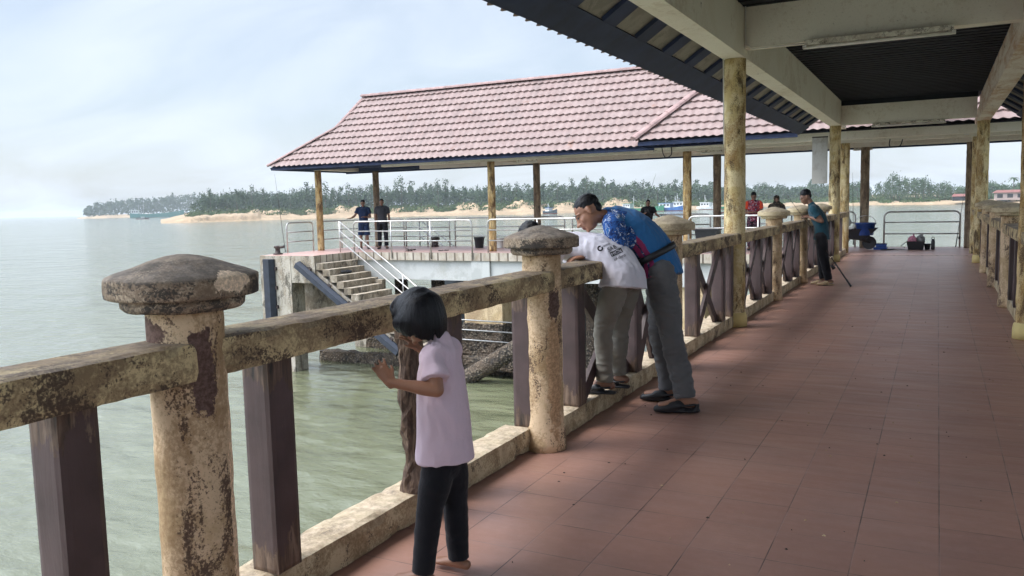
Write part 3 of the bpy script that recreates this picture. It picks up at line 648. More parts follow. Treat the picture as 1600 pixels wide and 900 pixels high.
# raised centre block of the roof, over the junction
bx0, bx1, by0, by1, bz = -7.72, 6.3, 22.88, 28.1, 3.27; bry = 25.5; sl = Vector((0, bry - by0, (bry - by0) * .96)); slen = sl.length; brz = bz + (bry - by0) * .96
g = G(); tile_patch(g, (bx0, by0, bz), (1, 0, 0), sl, bx1 - bx0, slen, lambda vv: ((bry - by0) * vv / slen, bx1 - bx0 - (bry - by0) * vv / slen)); mk('centre_roof_slope', g, 'tile', PV)
g = G()
for xe, sg in ((bx0, 1), (bx1, -1)):
    hv = Vector((sg * (bry - by0), 0, brz - bz)); L = by1 - by0
    tile_patch(g, (xe, by1 if sg > 0 else by0, bz), (0, -sg, 0), hv, L, hv.length, lambda vv: (L / 2 * vv / hv.length, L - L / 2 * vv / hv.length), du=.08)
tile_patch(g, (bx1, by1, bz), (-1, 0, 0), Vector((0, bry - by1, brz - bz)), bx1 - bx0, slen, lambda vv: (2.6 * vv / slen, bx1 - bx0 - 2.6 * vv / slen), du=.11)
mk('centre_roof_ends', g, 'tile', PV)
g = G(); ridge_cap(g, (bx0 - .05, by0 - .05, bz + .05), (bx0 + 2.62, bry, brz + .06), .12, .6); ridge_cap(g, (bx0 + 2.62, bry, brz + .06), (bx1 - 2.62, bry, brz + .06), .12); ridge_cap(g, (bx1 + .05, by0 - .05, bz + .05), (bx1 - 2.62, bry, brz + .06), .13)
mk('centre_ridge_tiles', g, 'ridge', PV)
g = G(); q = .05
slab(g, [(bx0 + q, by0 + q, bz - q), (bx1 - q, by0 + q, bz - q), (bx1 - 2.6, bry, brz - q), (bx0 + 2.6, bry, brz - q)], (0, -.7, .7), .03)
slab(g, [(bx1 - q, by1 - q, bz - q), (bx0 + q, by1 - q, bz - q), (bx0 + 2.6, bry, brz - q), (bx1 - 2.6, bry, brz - q)], (0, .7, .7), .03)
slab(g, [(bx0 + q, by1 - q, bz - q), (bx0 + q, by0 + q, bz - q), (bx0 + 2.6, bry, brz - q)], (-.7, 0, .7), .03); slab(g, [(bx1 - q, by0 + q, bz - q), (bx1 - q, by1 - q, bz - q), (bx1 - 2.6, bry, brz - q)], (.7, 0, .7), .03)
mk('centre_roof_lining', g, 'navy_dark', PV)
g = G(); g.box(bx0 + .06, by0 + .05, bz - .15, -3.3, by0 + .085, bz - .035); g.box(bx0 + .05, by0 + .09, bz - .15, bx0 + .085, ey0 + .04, bz - .035); mk('centre_fascia_board', g, 'navy', PV)
g = G(); g.box(-7.3, 23.42, 3.02, 5.0, 23.6, 3.30); mk('outer_beam', g, 'cream', PV)

# ---- the roof over the walkway
CW = thing('covered_walkway', (-.69, 10, 0), 'walkway roof with cream concrete beams and dark blue lining on mouldy yellow columns', 'walkway roof')
wy0, wy1 = -2.6, 22.35; wez = 3.16; wslope = .667; xr = -.69
for sg, nm in ((-1, 'left_roof_slope'), (1, 'right_roof_slope')):
    xe = xr + sg * 2.53; v_ = Vector((-sg, 0, wslope)); L = 2.53 * math.sqrt(1 + wslope ** 2)
    g = G()
    if sg < 0: tile_patch(g, (xe, wy1, wez), (0, -1, 0), v_, wy1 - wy0, L, lambda vv: (0, 99), du=.036)
    else: tile_patch(g, (xe, wy0, wez), (0, 1, 0), v_, wy1 - wy0, L, lambda vv: (0, 99), du=.036)
    mk(nm, g, 'tile', CW)
    z = lambda x: wez + (abs(x - xe)) * wslope
    n_ = Vector((sg * wslope, 0, 1)).normalized()
    # lining: boarded near the eave, bare tile backs between rafters, dark above the rooms
    g = G(); xa, xb, xc = xe - sg * .02, xe - sg * .27, xe - sg * .92
    slab(g, [(xa, wy0 + .02, z(xa) - .015), (xa, wy1 - .02, z(xa) - .015), (xb, wy1 - .02, z(xb) - .015), (xb, wy0 + .02, z(xb) - .015)], n_, .03); mk('eave_boarding', g, 'navy', CW)
    g = G(); slab(g, [(xb, wy0 + .02, z(xb) - .012), (xb, wy1 - .02, z(xb) - .012), (xc, wy1 - .02, z(xc) - .012), (xc, wy0 + .02, z(xc) - .012)], n_, .012); mk('bare_lining', g, 'patch', CW)
    g = G(); slab(g, [(xc, wy0 + .02, z(xc) - .015), (xc, wy1 - .02, z(xc) - .015), (xr, wy1 - .02, z(xr) - .015), (xr, wy0 + .02, z(xr) - .015)], n_, .03)
    for t_ in np.arange(.12, 1.6, .33): 
        x = xc - sg * t_; g.box(min(x, x - sg * .04), wy0 + .05, z(x) - .085, max(x, x - sg * .04), wy1 - .05, z(x) - .048)
    mk('dark_lining', g, 'navy_dark', CW)
    y = -2.0
    while y < wy1:
        g = G(); x2 = xe - sg * 1.25; vs = []
        xb2 = xb - sg * .002; dd = Vector((x2 - xb2, 0, z(x2) - z(xb2))) / 2; c = Vector(((xb2 + x2) / 2, y, (z(xb2) + z(x2)) / 2)) - n_ * .052
        if sg < 0 or y > 8: g.obox(c, dd * .99, (0, .16, 0), n_ * .022); mk('rafter', g, 'navy', CW)
        y += .985
g = G(); ridge_cap(g, (xr, wy0, wez + 2.53 * wslope + .06), (xr, wy1, wez + 2.53 * wslope + .06), .12); mk('ridge_tiles', g, 'ridge', CW)
YC = [-.86, 10.16, 21.05]; XL, XRr = -2.18, .86
g = G(); g.box(XL - .125, wy0, 3.20, XL + .125, wy1 - .1, 3.79); mk('long_beam', g, 'cream', CW)
g = G()
for dx, za, zb in ((.0, 3.12, 3.30), (.045, 3.30, 3.48), (.09, 3.48, 3.78)): g.box(XRr - .13 + dx * .9, wy0, za, XRr + .125, wy1 - .1, zb)
mk('long_beam', g, 'cream_rust', CW)
for y in YC:
    g = G(); z0 = 3.30 if y < 20 else 3.205
    g.box(XL + .127, y - .10, z0, XRr - .132, y + .10, z0 + (.52 if y < 20 else .44)); mk('cross_beam', g, 'cream', CW)
    for x, zt in ((XL, 3.198), (XRr, 3.118)):
        post(x + (.03 if x > 0 and y < 20 else 0), y, zt, .125, 'column' if (x < 0 or y > 20) else 'column_orange', CW, 'column', .05)
        g = G(); g.lathe((x + (.03 if x > 0 and y < 20 else 0), y, 0), [(.15, .004), (.152, .10), (.14, .16), (.12, .18)], 20, jit=.006); mk('column_base', g, 'column_base', CW)
g = G(); g.box(XL + .127, wy0 + .1, 3.765, XRr - .05, 21.0, 3.80)
for y in np.arange(wy0 + .3, 20.9, .24): g.box(XL + .13, y, 3.752, XRr - .055, y + .012, 3.7645)
mk('flat_ceiling', g, 'navy_dark', CW)
g = G(); g.tube([(XL + .15, 10.0, 3.80), (XL + .15, 10.04, 3.35), (XL + .22, 10.045, 3.28), (-1.36, 10.045, 3.28)], .009, 6); g.tube([(XL - .10, 9.99, 3.2), (XL - .10, 10.02, 2.2)], .008, 6); mk('conduit', g, 'white', CW)
# ceiling lamps
def lamp(c, half, label):
    x, y, z = c; t = thing('ceiling_lamp', c, label, 'ceiling lamp', 'fluorescent batten lamps under the cross beams')
    g = G(); g.add([(x + sx * half, y + sy, z + sz) for sx in (-1, 1) for sy, sz in ((-.06, 0), (.06, 0), (.035, -.05), (-.035, -.05))], [(0, 1, 2, 3), (7, 6, 5, 4), (0, 4, 5, 1), (1, 5, 6, 2), (2, 6, 7, 3), (3, 7, 4, 0)]); mk('lamp_body', g, 'lamp_grime', t)
    for s_ in (-1, 1):
        g = G(); g.box(x + s_ * half - .02, y - .04, z - .085, x + s_ * half + .02, y + .04, z - .052); mk('tube_holder', g, 'white', t)
    g = G(); g.tube([(x - half + .02, y, z - .075), (x + half - .02, y, z - .075)], .018, 8); mk('tube', g, 'white', t)
    return t
lamp((-.63, 10.0, 3.297), .74, 'long grimy fluorescent lamp under the nearest cross beam')
lamp((-.63, 20.98, 3.203), .74, 'long grimy fluorescent lamp under the far cross beam')
lamp((-5.9, 24.35, 2.978), .3, 'short lamp under the pavilion beam beside a rusty post')
lamp((-2.0, 26.8, 2.978), .25, 'short lamp under the rear beam at the left of the gap')
lamp((-11.9, 24.35, 2.978), .35, 'short lamp under the pavilion beam left of the leaning men')

g = G(); zr = wez + 2.53 * wslope
for y in (YC[1] + .0, YC[2] + .0)[1:]:
    g.add([(XL + .13, y - .05, z0 + .44), (XRr - .13, y - .05, z0 + .44), (XRr - .1, y - .05, zr - .55), (xr, y - .05, zr - .06), (XL + .1, y - .05, zr - .55), (XL + .13, y + .02, z0 + .44), (XRr - .13, y + .02, z0 + .44), (XRr - .1, y + .02, zr - .55), (xr, y + .02, zr - .06), (XL + .1, y + .02, zr - .55)], [(0, 1, 2, 3, 4), (9, 8, 7, 6, 5)])
mk('gable_board', g, 'navy_dark', CW)

# ------------------------------------------------------------ walkway deck and jetty head
g = G(); g.box(-2.46, -3, -.30, 1.12, 23.4, 0); mk('walkway_floor', g, 'floor', kind='structure')
JT = thing('jetty_head', (-13, 25.3, 0), 'concrete jetty head on barnacled piers carrying the open pavilion', 'jetty')
g = G(); g.box(-20.85, 23.44, -.14, 5.6, 27.25, 0.0); g.box(-20.85, 21.5, -.14, -18.5, 23.44, -.0); mk('deck', g, 'floor_pink', JT)
g = G()
for x0, x1 in ((-18.46, 5.6),): g.box(x0, 23.405, -.26, x1, 23.437, .006)
g.box(-18.497, 21.47, -.26, -18.462, 23.43, .006); g.box(-20.85, 27.253, -.26, 5.6, 27.285, .006)
mk('border_tiles', g, 'border', JT)
g = G(); g.box(-20.88, 21.46, -.92, -18.46, 21.7, -.004); g.box(-20.88, 21.7, -.92, -20.65, 27.2, -.004)
mk('edge_beam', g, 'conc', JT)
for xa, xb in ((-18.4, -13.58), (-12.88, -6.97), (-6.27, 5.5)):
    for y0, y1 in ((23.52, 23.75), (26.98, 27.2)):
        g = G(); g.box(xa, y0, -.93, xb, y1, -.142); mk('edge_beam', g, 'conc_pale', JT)
for x in (-13.23, -6.62, .1):
    for y0, y1 in ((23.44, 24.7), (26.2, 27.24)):
        g = G(); rough_box(g, x - .72, y0 + .1, -2.35, x + .72, y1, -.935, .16, .01); mk('pier', g, 'conc_tan' if y0 < 25 else 'conc', JT)
        g = G(); g.box(x - .34, y0, -.96, x + .34, y1 - .05, -.145); mk('pilaster', g, 'conc_pale', JT)
        g = G(); rough_box(g, x - .76, y0 - .04, -4.8, x + .76, y1 + .04, -2.35, .09, .06, 0, 5); mk('barnacled_pier_foot', g, 'barnacle', JT)
g = G(); g.box(-20.86, 21.445, -4.9, -19.5, 22.1, -.008); mk('corner_pier', g, 'conc', JT)
g = G(); g.box(-20.8, 26.4, -4.9, -20.0, 27.2, -.922); mk('rear_pier', g, 'conc', JT)
g = G(); g.box(-20.85, 23.2, -2.35, -17.0, 23.4, -.93); mk('back_wall', g, 'steps', JT)
for y in (23.46, 26.3):
    g = G(); rough_box(g, -20.2, y, -4.25, -5.8, y + .3, -3.62, .16, .07, 0, 3); mk('tie_beam', g, 'barnacle', JT)
for x in (-17.6, -16.0, -10):
    g = G(); g.lathe((x, 25.2, 0), [(.28, -5), (.26, -3), (.24, -.14)], 14, jit=.02); mk('pile', g, 'barnacle', JT)
for y in (1.5, 7, 12.5, 18):
    for x in (-1.9, .5):
        g = G(); g.lathe((x, y, 0), [(.24, -5), (.24, -.9)], 14, jit=.02); mk('pile', g, 'conc', JT)
    g = G(); g.box(-2.3, y - .2, -.9, .95, y + .2, -.302); mk('pile_cap', g, 'conc', JT)
# bollard on the corner
t = thing('bollard', (-20.55, 22.0, 0), 'rusty iron mooring bollard on the corner of the jetty', 'bollard')
g = G(); g.lathe((-20.55, 22.0, 0), [(.17, .003), (.17, .04), (.09, .06), (.08, .2), (.13, .24), (.13, .29), (.06, .31)], 16); mk('bollard_body', g, 'iron', t)
g = G(); g.tube([(-20.5, 22, .25), (-20.24, 21.98, .27)], [.05, .04], 8); mk('horn', g, 'iron', t)
t = thing('bollard', (-17.15, 26.9, 0), 'squat rusty bollard at the rear edge of the jetty behind the rails', 'bollard')
g = G(); g.lathe((-17.15, 26.9, 0), [(.16, .003), (.13, .1), (.12, .24), (.19, .28), (.19, .36), (.1, .38)], 16); mk('bollard_body', g, 'iron', t)
# fenders
def fender(name, p0, p1, w, d, nrm, label, bolts=5):
    p0, p1, nrm = Vector(p0), Vector(p1), Vector(nrm); ax = (p1 - p0) / 2; sd_ = ax.normalized().cross(nrm).normalized()
    t = thing(name, p1, label, 'fender'); g = G(); c = (p0 + p1) / 2 + nrm * d / 2
    prof = [(-1, 0), (-1, .35), (-.55, 1), (.55, 1), (1, .35), (1, 0)]; vs = []
    for e in (-1, 1):
        for a_, b_ in prof: vs.append((p0 + p1) / 2 + ax * e + sd_ * a_ * w / 2 + nrm * b_ * d)
    g.add(vs, [(i, i + 1, i + 7, i + 6) for i in range(5)] + [(5, 4, 3, 2, 1, 0), (6, 7, 8, 9, 10, 11), (5, 0, 6, 11)]); mk('rubber_body', g, 'rubber', t)
    for i in range(bolts):
        q = p0 + (p1 - p0) * ((i + .5) / bolts)
        for e in (-1,):
            g = G(); g.obox(q + sd_ * e * w * .58 + nrm * .03, sd_ * .05, ax.normalized() * .06, nrm * .03); mk('bolt_plate', g, 'iron', t)
    return t
fender('rubber_fender', (-20.42, 21.455, -.12), (-20.42, 21.455, -3.4), .46, .22, (0, -1, 0), 'upright black rubber fender on the jetty corner')
fender('rubber_fender', (-19.12, 21.42, -.30), (-15.1, 21.42, -3.05), .30, .2, (0, -1, 0), 'slanting black rubber fender along the side of the stairs')
# stairs
ST = thing('staircase', (-16.5, 22.4, -3.2), 'weathered concrete stairs going down from the jetty to the water', 'stairs')
for i in range(15):
    x = -18.455 + .285 * i; z = -.25 - .2 * i
    g = G(); y0 = 21.5
    vs = [(x, y0, z), (x + .31, y0, z), (x + .31, y0, z - .2), (x + .31, y0, z - .42), (x, y0, z - .22)]
    rough_box(g, x, 21.5, z - .235, x + .285 + .02, 23.38, z, .09, .008); mk('step', g, 'steps', ST)
g = G(); rough_box(g, -14.2, 22.9, -3.75, -11.4, 24.0, -3.4, .15, .04); mk('landing', g, 'barnacle', ST)
g = G()
g.add([(-18.45, 21.52, -.49), (-14.2, 21.52, -3.5), (-14.2, 21.52, -3.75), (-18.45, 21.52, -.90), (-18.45, 23.36, -.49), (-14.2, 23.36, -3.5), (-14.2, 23.36, -3.75), (-18.45, 23.36, -.90)], [(0, 1, 2, 3), (7, 6, 5, 4), (3, 2, 6, 7), (0, 4, 5, 1), (0, 3, 7, 4), (1, 5, 6, 2)]); mk('stair_slab', g, 'conc', ST)
t = thing('mooring_timber', (-12.3, 22.2, -3.9), 'barnacle crusted slanting timber leaning at the foot of the pier', 'timber')
g = G(); g.tube([(-13.6, 22.2, -4.15), (-12.9, 22.2, -3.75), (-11.4, 22.3, -2.85)], [.30, .27, .25], 10); 
for i, q in enumerate(g.v): q = Vector(q); g.v[i] = tuple(q + Vector((0, 0, 1)) * noise.noise(q * 6) * .12)
mk('timber_body', g, 'barnacle', t)

# ------------------------------------------------------------ pipe railings
def arc_pts(p0, corner, p1, r, k=5):
    p0, c, p1 = Vector(p0), Vector(corner), Vector(p1); a_ = (p0 - c).normalized(); b_ = (p1 - c).normalized(); out = []
    for i in range(k + 1):
        t_ = i / k * math.pi / 2; out.append(c + a_ * r * (1 - math.sin(t_)) + b_ * r * (1 - math.cos(t_)))
    return out
def railing(p0, p1, label, nposts=0, top=1.08, bars=(.74, .40), zb=0.0, round_=(1, 1), r=.027, group='galvanised pipe railings round the jetty head'):
    p0, p1 = Vector((*p0, 0)), Vector((*p1, 0)); t = thing('pipe_railing', (p0 + p1) / 2, label, 'railing', group)
    u = (p1 - p0).normalized(); Z = Vector((0, 0, 1)); a_, b_ = p0 + Z * zb, p1 + Z * zb; at, bt = p0 + Z * top, p1 + Z * top
    pts = [a_] + (arc_pts(a_, at, bt, .16) if round_[0] else [at]) + (arc_pts(at, bt, b_, .16) if round_[1] else [bt]) + [b_]
    g = G(); g.tube(pts, r, 10); mk('frame_pipe', g, 'steel', t)
    for z in bars:
        g = G(); g.tube([p0 + Z * z, p1 + Z * z], r * .8, 8); mk('cross_bar', g, 'steel', t)
    for i in range(nposts):
        q = p0 + (p1 - p0) * (i + 1) / (nposts + 1); g = G(); g.tube([q + Z * zb, q + Z * (top - .01)], r * .95, 8); mk('upright', g, 'steel', t)
    return t
railing((-20.78, 22.75), (-20.78, 24.15), 'short pipe railing at the jetty corner left of the first post')
railing((-20.78, 24.6), (-20.78, 27.05), 'end pipe railing behind the first rusty post', 1)
railing((-18.28, 23.385), (-13.48, 23.385), 'long front pipe railing in front of the two standing men', 2, zb=-.2)
railing((-12.95, 23.5), (-7.6, 23.5), 'front pipe railing to the right of the middle rusty post', 2)
railing((-6.35, 23.5), (-2.45, 23.5), 'bright pipe railing between a rusty post and the walkway', 1)
railing((-20.6, 27.1), (-18.7, 27.1), 'rear pipe railing at the far left corner', 1)
railing((-16.35, 27.1), (-11.8, 27.1), 'rear pipe railing behind the black bucket', 2)
railing((-18.6, 27.1), (-16.6, 27.1), 'rear pipe railing above the back stairs', 1)
railing((-11.5, 27.1), (-6.6, 27.1), 'rear pipe railing behind the man in black', 2)
railing((-5.9, 27.1), (-2.2, 27.1), 'rear pipe railing behind the couple', 1)
railing((-1.40, 27.12), (.60, 27.12), 'pipe railing closing the end of the walkway', 0, top=1.05)
railing((1.2, 27.12), (4.3, 27.12), 'pipe railing right of the walkway end', 1, top=1.05)
def stair_rail(x0, z0, x1, z1, x2, y, label, ups):
    t = thing('stair_handrail', (x0, y, z0), label, 'handrail', 'pipe handrails of the jetty stairs')
    for k_, dz in enumerate((0, -.33, -.66)):
        g = G(); pts = [(x0, y, z0 + dz), (x1, y, z1 + dz)] + ([(x2, y, z1 + dz - .03)] if x2 else []); g.tube(pts, .024, 8); mk('cross_bar', g, 'steel', t)
    for x, zb in ups:
        zt = z0 + (z1 - z0) * min(1, (x - x0) / (x1 - x0)); g = G(); g.tube([(x, y, zb), (x, y, zt)], .025, 8); mk('upright', g, 'steel', t)
stair_rail(-18.83, 1.1, -14.15, -2.2, -11.6, 23.30, 'bright three bar handrail descending the front stairs', [(-18.83, 0.0), (-16.2, -1.72), (-14.1, -3.3), (-11.6, -3.3)])
stair_rail(-18.2, 1.05, -15.6, -.7, None, 27.45, 'rear handrail descending behind the jetty', [(-18.2, -.1)])

# ------------------------------------------------------------ walkway balustrades
YP = [1.9 + 2.76 * k_ for k_ in range(-2, 9)]
def post_mesh(g, x, y, r):
    zs = [(.0, r * 1.12), (.05, r * 1.1), (.12, r * 1.06), (.17, r * 1.01)] + [(z_, r) for z_ in np.linspace(.22, 1.25, 36)]
    g.lathe((x, y, 0), [(rr, zz + .002) for zz, rr in zs], 40, jit=.0045)
def cap_mesh(g, x, y, s_=1.0, seed=0):
    pr = [(.125, 1.235), (.178, 1.238), (.19, 1.25), (.193, 1.268), (.186, 1.278), (.229, 1.281), (.2345, 1.284), (.236, 1.292), (.237, 1.31), (.237, 1.334), (.2355, 1.343), (.231, 1.348), (.20, 1.361), (.15, 1.378), (.10, 1.396), (.05, 1.410), (.015, 1.416)]
    g.lathe((x, y, 0), [(r * s_, z) for r, z in pr], 72, jit=.006)
BL = thing('left_balustrade', (-2.2, 10, 0), 'mouldy concrete balustrade with brown boards on the water side, where people lean', 'balustrade')
BR = thing('right_balustrade', (.9, 14, 0), 'mouldy concrete balustrade on the right side of the walkway', 'balustrade')
def rot_board(g, x, y0, z0, z1):
    n_ = 26; k_ = 14
    for j in range(n_ + 1):
        z = z0 + (z1 - z0) * j / n_
        for i in range(k_):
            a_ = 2 * math.pi * i / k_; r = .075 * (.86 + .28 * noise.noise(Vector((math.cos(a_) * 1.3, math.sin(a_) * 1.3, z * 5 + 3))) + .22 * noise.noise(Vector((math.cos(a_) * 4, math.sin(a_) * 4, z * 16))))
            r *= 1 + .35 * max(0, (z - z1 + .12) / .12) + .35 * max(0, (z0 + .12 - z) / .12)
            g.v.append((x + math.cos(a_) * r * .8, y0 + math.sin(a_) * r * 1.15, z))
    for j in range(n_):
        for i in range(k_): g.f.append((j * k_ + i, j * k_ + (i + 1) % k_, (j + 1) * k_ + (i + 1) % k_, (j + 1) * k_ + i)); g.m.append(0); g.sm.append(False)
def brace(x, ya, za, yb, zb, w=.055, th=.016):
    g = G(); d = Vector((0, yb - ya, zb - za)); g.obox(((x), (ya + yb) / 2, (za + zb) / 2), d / 2, (th, 0, 0), d.normalized().cross(Vector((1, 0, 0))) * w); return g
def balustrade(par, px, sgn, ys, near_to=8):
    """px post line; sgn +1: walkway lies on +x side"""
    rx0, rx1 = sorted((px + sgn * .108, px - sgn * .12)); kx0, kx1 = sorted((px - sgn * .05, px - sgn * .27)); bxc = px - sgn * .11
    cols = [YC[0], YC[1], YC[2]]
    for i, y in enumerate(ys):
        yc = [c_ for c_ in cols if abs(c_ - y) < .6]; near = y < near_to
        if not yc:
            g = G(); post_mesh(g, px, y, .1205); mk('post', g, 'post', par)
            g = G(); cap_mesh(g, px, y); mk('post_cap', g, 'cap' if y < 6 else 'capfar', par)
        far = not (sgn > 0 and i <= near_i); bxc = px - sgn * (.035 if far else .10); kx0, kx1 = sorted((px + sgn * (.03 if far else -.05), px - sgn * .25))
        ya = (yc[0] + .1 if yc else y + .10); 
        if i + 1 < len(ys): yn = ys[i + 1]; yb = (yn - .10 if not [c_ for c_ in cols if abs(c_ - yn) < .6] else yn - .06)
        else: yn = yb = 23.9
        st = .035 if near else .12
        g = G(); rough_box(g, rx0, ya - (.098 if not yc else .03), 1.008, rx1, yb + .098 * (yn != yb), 1.139, st, .0022, 0, 8, .006 if near else 0); mk('hand_rail', g, 'rail', par)
        g = G(); rough_box(g, kx0, ya - .03, .003, kx1, yb + .03, .15, st * 1.2, .0035, 0, 7, .010 if near else 0); mk('kerb', g, 'kerb', par)
        if y > 20: offs = (.5, 1.5)
        elif sgn > 0 and i == near_i + 1: offs = (.56, 1.80, 2.50)
        elif sgn > 0 and i == near_i + 2: offs = (.95, 2.1, 2.52)
        elif i == near_i and sgn > 0: offs = (.46, 1.76, 2.72)
        else: offs = (.46, 1.58, 2.38)
        z0, z1 = .145, 1.012
        for o_ in offs:
            yy = y + o_; g = G(); a_ = .07
            if near: 
                rough_box(g, bxc - a_, yy - a_, z0, bxc + a_, yy + a_, z1, .022, .0003, 0, 14, .0)
                mk('board', g, 'worn', par)
            else: g.box(bxc - a_, yy - a_, z0, bxc + a_, yy + a_, z1); mk('board', g, 'board', par)
        if not (i <= near_i and sgn > 0) and y < 20:
            for k_, (u0, u1) in enumerate(((offs[0] + .07, offs[1] - .07), (offs[1] + .07, offs[2] - .07))):
                if sgn > 0 and i == near_i + 2 and k_ == 1: continue
                mk('brace', brace(bxc + .02, y + u0, .16, y + u1, 1.0), 'board', par); mk('brace', brace(bxc - .02, y + u0, 1.0, y + u1, .16), 'board', par)
        if y < 20 and sgn > 0 and i == near_i:
            g = G(); rot_board(g, bxc, y + 1.44, .14, 1.015); mk('rotten_board', g, 'rot', par, label='board rotted to a jagged brown stub behind the girl')
near_i = 2
balustrade(BL, -2.19, 1, YP[:-1])
balustrade(BR, .89, -1, YP[1:-1], -5)

# ------------------------------------------------------------ people
def V(*a_): return Vector(a_)
def catmull(pts, rad, k=4):
    pts = [Vector(p_) for p_ in pts]; rad = [(r, r) if not isinstance(r, tuple) else r for r in rad]
    P_, Q_ = [], []
    n_ = len(pts)
    for i in range(n_ - 1):
        p0, p1, p2, p3 = pts[max(i - 1, 0)], pts[i], pts[i + 1], pts[min(i + 2, n_ - 1)]
        r0, r1 = rad[i], rad[i + 1]
        for j in range(k):
            t = j / k; t2 = t * t; t3 = t2 * t
            P_.append(.5 * ((2 * p1) + (p2 - p0) * t + (2 * p0 - 5 * p1 + 4 * p2 - p3) * t2 + (3 * p1 - p0 - 3 * p2 + p3) * t3))
            e = t * t * (3 - 2 * t); Q_.append((r0[0] + (r1[0] - r0[0]) * e, r0[1] + (r1[1] - r0[1]) * e))
    P_.append(pts[-1]); Q_.append(rad[-1]); return P_, Q_
def loft(g, pts, rad, side=(0, 1, 0), n=16, k=4, caps=(1, 1)):
    P_, Q_ = catmull(pts, rad, k); side = Vector(side); rings = []
    for i, p_ in enumerate(P_):
        t = (P_[min(i + 1, len(P_) - 1)] - P_[max(i - 1, 0)]).normalized()
        s_ = side - t * side.dot(t)
        if s_.length < .1: s_ = t.orthogonal()
        s_.normalize(); b_ = t.cross(s_); rings.append((p_, t, s_, b_, Q_[i]))
    full = []
    p_, t, s_, b_, q = rings[0]
    if caps[0]:
        m_ = min(q); full += [(p_ - t * m_ * .95, s_, b_, (q[0] * .3, q[1] * .3)), (p_ - t * m_ * .7, s_, b_, (q[0] * .72, q[1] * .72)), (p_ - t * m_ * .35, s_, b_, (q[0] * .93, q[1] * .93))]
    full += [(p_, s_, b_, q) for p_, t, s_, b_, q in rings]
    p_, t, s_, b_, q = rings[-1]
    if caps[1]:
        m_ = min(q); full += [(p_ + t * m_ * .35, s_, b_, (q[0] * .93, q[1] * .93)), (p_ + t * m_ * .7, s_, b_, (q[0] * .72, q[1] * .72)), (p_ + t * m_ * .95, s_, b_, (q[0] * .3, q[1] * .3))]
    vs = []
    for p_, s_, b_, q in full:
        for i in range(n):
            a_ = 2 * math.pi * i / n; vs.append(p_ + s_ * math.cos(a_) * q[0] + b_ * math.sin(a_) * q[1])
    g.add(vs, [(j * n + i, j * n + (i + 1) % n, (j + 1) * n + (i + 1) % n, (j + 1) * n + i) for j in range(len(full) - 1) for i in range(n)] + [tuple(range(n - 1, -1, -1)), tuple((len(full) - 1) * n + i for i in range(n))], 0, True)
def ell(g, c, r, ax=None, n=14):
    ax = ax or (V(1, 0, 0), V(0, 1, 0), V(0, 0, 1)); c = Vector(c); vs = []; m_ = n // 2
    for j in range(m_ + 1):
        ph = math.pi * (j + .001) / (m_ + .002) - math.pi / 2
        for i in range(n):
            a_ = 2 * math.pi * i / n; vs.append(c + ax[0] * (math.cos(ph) * math.cos(a_) * r[0]) + ax[1] * (math.cos(ph) * math.sin(a_) * r[1]) + ax[2] * (math.sin(ph) * r[2]))
    g.add(vs, [(j * n + i, j * n + (i + 1) % n, (j + 1) * n + (i + 1) % n, (j + 1) * n + i) for j in range(m_) for i in range(n)] + [tuple(range(n - 1, -1, -1)), tuple(m_ * n + i for i in range(n))], 0, True)
def fuse(name, g, mats, parent=None, loc=None, voxel=.01, smooth=4, fold=None, matfn=None, **tags):
    """grow ONE continuous skin over the lofts (voxel remesh), then press folds into it"""
    me = bpy.data.meshes.new('tmp'); me.from_pydata([tuple(v_) for v_ in g.v], [], g.f); tmp = bpy.data.objects.new('tmp', me); COL.objects.link(tmp)
    md = tmp.modifiers.new('r', 'REMESH'); md.mode = 'VOXEL'; md.voxel_size = voxel; md.use_smooth_shade = True
    ms = tmp.modifiers.new('s', 'SMOOTH'); ms.factor = .5; ms.iterations = smooth
    for o_ in [tmp]: pass
    dg = bpy.context.evaluated_depsgraph_get(); dg.update(); me2 = bpy.data.meshes.new_from_object(tmp.evaluated_get(dg)); bpy.data.objects.remove(tmp); bpy.data.meshes.remove(me)
    me2.name = name; me2.materials.clear()
    for m_ in (mats if isinstance(mats, (list, tuple)) else [mats]): me2.materials.append(M_[m_])
    n_ = len(me2.vertices); co = np.empty(n_ * 3); me2.vertices.foreach_get('co', co); co = co.reshape(-1, 3)
    if fold:
        no = np.empty(n_ * 3); me2.vertices.foreach_get('normal', no); no = no.reshape(-1, 3)
        for i in range(n_): co[i] += no[i] * fold(Vector(co[i]), Vector(no[i]))
    if matfn:
        me2.vertices.foreach_set('co', co.ravel()); me2.update()
        for p_ in me2.polygons: p_.material_index = matfn(p_.center)
    else: me2.polygons.foreach_set('material_index', [0] * len(me2.polygons))
    base = np.array(world_loc(parent) if parent else Vector(loc)); co -= base
    me2.vertices.foreach_set('co', co.ravel()); me2.polygons.foreach_set('use_smooth', [True] * len(me2.polygons)); me2.update()
    o = bpy.data.objects.new(name, me2); COL.objects.link(o)
    if parent: o.parent = parent
    else: o.location = tuple(base)
    for k_, v_ in tags.items(): o[k_] = v_
    return o
def folds(amp, f1=(9, 9, 4), f2=(20, 20, 9), seed=0):
    def fn(p_, n_):
        a_ = noise.noise(V(p_.x * f1[0] + seed, p_.y * f1[1], p_.z * f1[2])); b_ = 1 - abs(noise.noise(V(p_.x * f2[0], p_.y * f2[1] + seed, p_.z * f2[2]))) * 2.4
        return amp * (a_ * 1.1 + b_ * .55 - .3)
    return fn
def axes(f, u):
    f = Vector(f).normalized(); u = Vector(u); u = (u - f * u.dot(f)).normalized(); return f.cross(u), f, u     # right, forward, up
